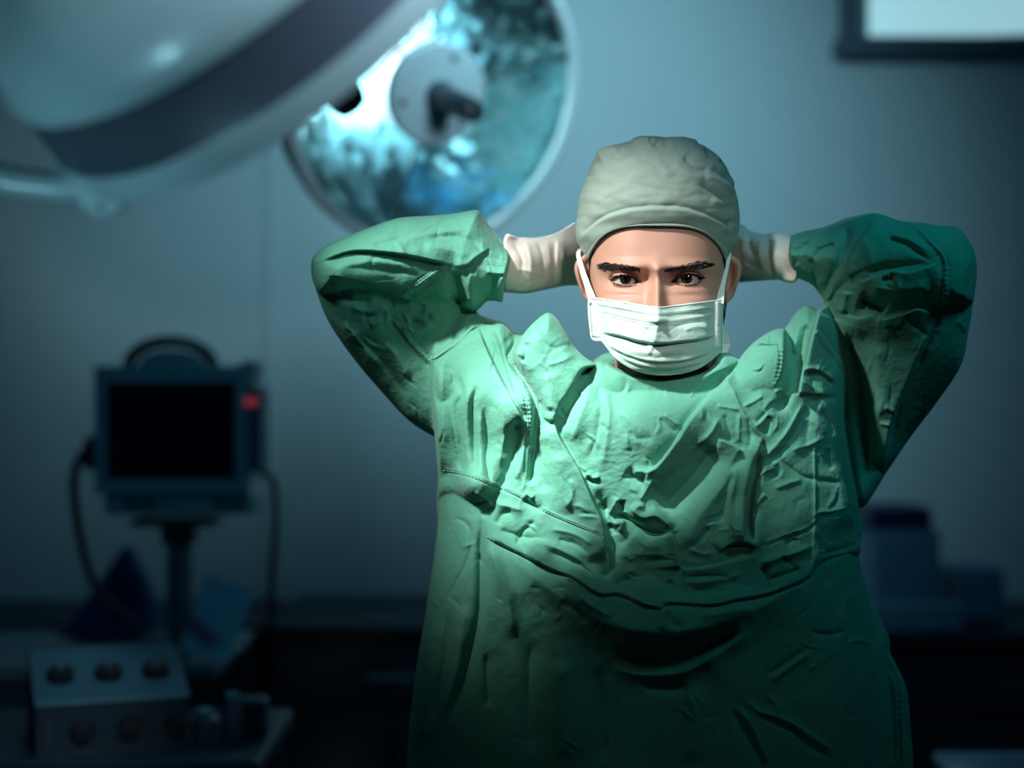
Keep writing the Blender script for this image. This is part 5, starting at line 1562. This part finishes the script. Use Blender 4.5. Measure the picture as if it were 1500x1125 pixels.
    ('r', 4, 3, [(1178, 370), (1184, 374), (1186, 382)]), ('r', 4, 5, [(1186, 352), (1200, 360), (1225, 350)]), ('r', -4, 6, [(1190, 380), (1205, 365), (1225, 358)]), ('r', 3.5, 6, [(1165, 385), (1175, 395), (1190, 405)]), ('r', -2.4, 2.4, [(1332, 328), (1355, 352), (1379, 380), (1379, 415), (1377, 449), (1360, 500), (1343, 540)], 0.04),
    ('r', -1.6, 2, [(1350, 330), (1370, 352), (1391, 385), (1391, 440)], 0.04), ('r', 2, 4, [(1342, 330), (1363, 354), (1385, 384), (1384, 440)], 0.04), ('r', 11, 17, [(1270, 420), (1310, 424), (1365, 420)]), ('l', 6, 14, [(1256, 414), (1280, 406), (1307, 396), (1328, 398), (1352, 392), (1377, 383)]),
    ('r', -7, 6, [(1270, 402), (1295, 392), (1330, 388), (1360, 384)]), ('r', -4, 3.5, [(1290, 409), (1305, 409), (1308, 398)]), ('r', -18, 9, [(1256, 438), (1278, 447), (1298, 459)]), ('l', 8, 30, [(1234, 459), (1258, 465), (1284, 457), (1298, 465), (1322, 459), (1345, 452), (1371, 459)]),
    ('r', 4, 4, [(1268, 452), (1276, 444)]), ('r', 7, 6, [(1240, 425), (1237, 442), (1233, 460)]), ('r', -5, 5, [(1296, 350), (1322, 356), (1345, 370), (1364, 384)]), ('r', 4, 5, [(1300, 344), (1330, 350), (1358, 368)]), ('r', 3, 10, [(1265, 345), (1275, 375), (1280, 395)]),
    ('r', 4, 3, [(1296, 466), (1300, 480)]), ('r', -3, 4, [(1325, 462), (1345, 480), (1360, 495)]), ('r', -7, 6, [(1390, 440), (1366, 490), (1340, 545), (1316, 600), (1300, 670)]), ('r', 5, 6, [(1378, 455), (1352, 505), (1328, 560), (1305, 620), (1290, 690)]), ('r', 3, 4, [(1400, 470), (1412, 478), (1414, 488)]),
    ('r', 3, 5, [(1410, 370), (1416, 400), (1412, 440)]), ('r', 4, 14, [(1290, 500), (1285, 560), (1288, 620)]), ('r', -4, 10, [(1262, 480), (1275, 530), (1280, 600)]), ('r', 2.5, 3, [(1296, 596), (1312, 604)]), ('r', 2.5, 3, [(1288, 620), (1305, 624)]), ('r', -3, 4, [(1260, 660), (1280, 680), (1296, 700)]),
    # back edge strip
    ('r', -3, 3, [(1275, 890), (1290, 925), (1300, 970), (1316, 1010), (1318, 1120)]), ('r', -6, 7, [(1290, 950), (1302, 1000), (1308, 1060), (1308, 1125)]),
]
ST += hatch((717, 381), (744, 385), (0, 6), 6, 1.0, 1.5)
ST += hatch((655, 392), (592, 437), (-6, -5), 13, 1.3, 1.5)
ST += hatch((578, 473), (630, 530), (6, -4), 13, 1.2, 1.5)
ST += hatch((760, 555), (776, 640), (8, 1), 13, 1.6, 2.0)
ST += hatch((1338, 332), (1384, 384), (7, -5), 11, 1.2, 1.7)
ST += hatch((1383, 390), (1380, 450), (8, 0), 8, 1.0, 1.7)
ST += hatch((1193, 488), (1236, 542), (3, -3), 16, 1.2, 1.3)
ST += hatch((1140, 510), (1134, 565), (9, 1), 9, 1.2, 1.8)
ST += hatch((1316, 1010), (1322, 1110), (12, -2), 10, 1.6, 2.4)


def drape_angle(x, y):
    """rough run of the small creases at a place of the gown, degrees"""
    if x < 640: return (-12, 25) if y < 430 else (50, 22)
    if y > 890: return (80, 40)
    if y > 745 - 0.0 * x: return ((24 if x < 900 else (-2 if x < 1050 else -22)), 30)
    if x < 790: return (88, 14)
    if x < 890: return (60, 25)
    if x < 1000: return (75, 45)
    if x < 1235: return (-52, 28)
    return (20, 40) if y < 450 else (115, 20)


for _ in range(330):
    x = rng.uniform(480, 1410); y = rng.uniform(320, 1110)
    if y > 890 and rng.random() < 0.6: continue
    m_, s_ = drape_angle(x, y)
    an = math.radians(rng.normal(m_, s_)); L = rng.uniform(14, 46); bend = rng.normal(0, 0.16) * L
    dx, dy = math.cos(an), math.sin(an)
    p = [(x - dx * L / 2, y - dy * L / 2), (x - dy * bend, y + dx * bend), (x + dx * L / 2, y + dy * L / 2)]
    a_ = rng.choice([-1, 1]) * rng.uniform(0.8, 2.2); w_ = rng.uniform(1.8, 3.6)
    ST.append(('r', a_, w_, p, 0.45))
    if rng.random() < 0.5:
        o_ = w_ * 1.5
        ST.append(('r', -a_ * 0.8, w_, [(q[0] - dy * o_, q[1] + dx * o_) for q in p], 0.45))


def crumple(X, Y):
    # domain-warped ridged wrinkles, finer on the centre sheet
    wx = 14 * gnoise(X / 60 + 11, Y / 60 + 5); wy = 14 * gnoise(X / 60 + 31, Y / 60 + 45)
    a = gnoise((X + wx) / 46, (Y + wy) / 70)
    b = gnoise((X + wx + Y * 0.6) / 30 + 9, (Y + wy - X * 0.3) / 44 + 2)
    c = gnoise((X - Y * 0.5) / 16 + 4, (Y + X * 0.4) / 22 + 8)
    h = 2.2 * (0.32 - np.abs(a)) + 1.1 * (0.3 - np.abs(b)) + 0.30 * (0.3 - np.abs(c)) + 0.10 * gnoise(X / 6, Y / 6)
    # little cross-weave puckers of the scrub front
    k = np.exp(-(((X - 905) / 45) ** 2 + ((Y - 690) / 55) ** 2) ** 2)
    h = h + k * 0.16 * np.sin(Y / 1.55 + 2.2 * gnoise(X / 12, Y / 12) * 2)
    calm = np.where(Y > 1140, 0.3, 1.0)
    return 0.001 * h * calm


xs = np.arange(450, 1440, 1.5)
ys = np.concatenate([np.arange(304, 1132, 1.5), np.arange(1132, 2130, 14.0)])
V, F = relief(PIECES, ST, xs, ys, extra=crumple, sig=1.6)
gown = np_mesh('surgical_gown', V, F, M_gown, person)
gown['label'] = 'crumpled green cotton surgical gown'
_gx, _gy, _gf = relief.last


def gown_pt(x, y, lift=0.0007):
    j = int(np.clip(np.searchsorted(_gx, x) - 1, 0, len(_gx) - 2)); i = int(np.clip(np.searchsorted(_gy, y) - 1, 0, len(_gy) - 2))
    u = (x - _gx[j]) / (_gx[j + 1] - _gx[j]); v = (y - _gy[i]) / (_gy[i + 1] - _gy[i])
    q = _gf[i:i + 2, j:j + 2]
    if q.min() < -10: return None
    f = q[0, 0] * (1 - u) * (1 - v) + q[0, 1] * u * (1 - v) + q[1, 0] * (1 - u) * v + q[1, 1] * u * v
    return P(x, y, -f - lift)


M_seam = mat('seam_thread', (0.22, 0.46, 0.38), 0.7)
SEAMS = [[(633, 527), (673, 499), (692, 480), (712, 476), (728, 480)], [(648, 385), (615, 410), (582, 431)], [(660, 391), (628, 416), (600, 437)],
         [(569, 466), (580, 482), (600, 508), (629, 538)], [(584, 470), (610, 500), (634, 525)], [(712, 374), (747, 380)], [(712, 386), (745, 390)],
         [(648, 689), (678, 694), (720, 709), (759, 726), (801, 750), (840, 767), (876, 782), (884, 790)],
         [(998, 833), (1025, 831), (1053, 826), (1107, 810)], [(1120, 798), (1150, 787), (1182, 776), (1206, 756), (1225, 754), (1244, 746), (1256, 748)],
         [(1252, 806), (1206, 820), (1184, 845), (1150, 861), (1117, 872), (1080, 878), (1043, 886), (979, 883), (968, 890), (942, 885), (906, 870), (876, 870), (840, 846), (812, 836), (780, 820), (748, 804), (710, 785)],
         [(1191, 487), (1208, 510), (1229, 534), (1238, 547)], [(1200, 478), (1218, 502), (1238, 530)],
         [(1332, 328), (1355, 352), (1379, 380), (1379, 415), (1377, 449)], [(1350, 330), (1370, 352), (1391, 385), (1391, 440)],
         [(757, 505), (746, 521), (757, 542), (782, 577), (787, 602), (780, 675)], [(752, 530), (765, 566), (773, 611), (771, 653)], [(1316, 1010), (1320, 1060), (1322, 1118)]]
for line in SEAMS:
    p, _ = catmull(line, 12)
    L = np.concatenate([[0], np.cumsum(np.hypot(*np.diff(p, axis=0).T))])
    sb = MB()
    for q in np.arange(1, L[-1] - 3, 4.6):
        a = gown_pt(np.interp(q, L, p[:, 0]), np.interp(q, L, p[:, 1])); b = gown_pt(np.interp(q + 3.3, L, p[:, 0]), np.interp(q + 3.3, L, p[:, 1]))
        if a is None or b is None or (a - b).length > 0.012: continue
        sb.tube([a, b], 0.0006, 5)
    o = sb.build('seam_stitching', M_seam, gown)
    o['kind'] = 'stuff'
for s in (-1, 1):
    x = 0.148 + s * 0.09
    MB().add([(x + a * 0.045 * k, 1.79 + b, z) for (b, z, k) in ((0.09, 0.0, 0.8), (0.09, 0.06, 0.8), (0.0, 0.09, 0.9), (-0.10, 0.05, 1.0), (-0.16, 0.03, 0.75), (-0.16, 0.0, 0.75), (-0.08, 0.0, 1.0)) for a in (-1, 1)],
             [(0, 2, 4, 6, 8, 10, 12), (13, 11, 9, 7, 5, 3, 1)] + [(2 * i, 2 * ((i + 1) % 7), 2 * ((i + 1) % 7) + 1, 2 * i + 1) for i in range(7)]).build('shoe', M_black, person)
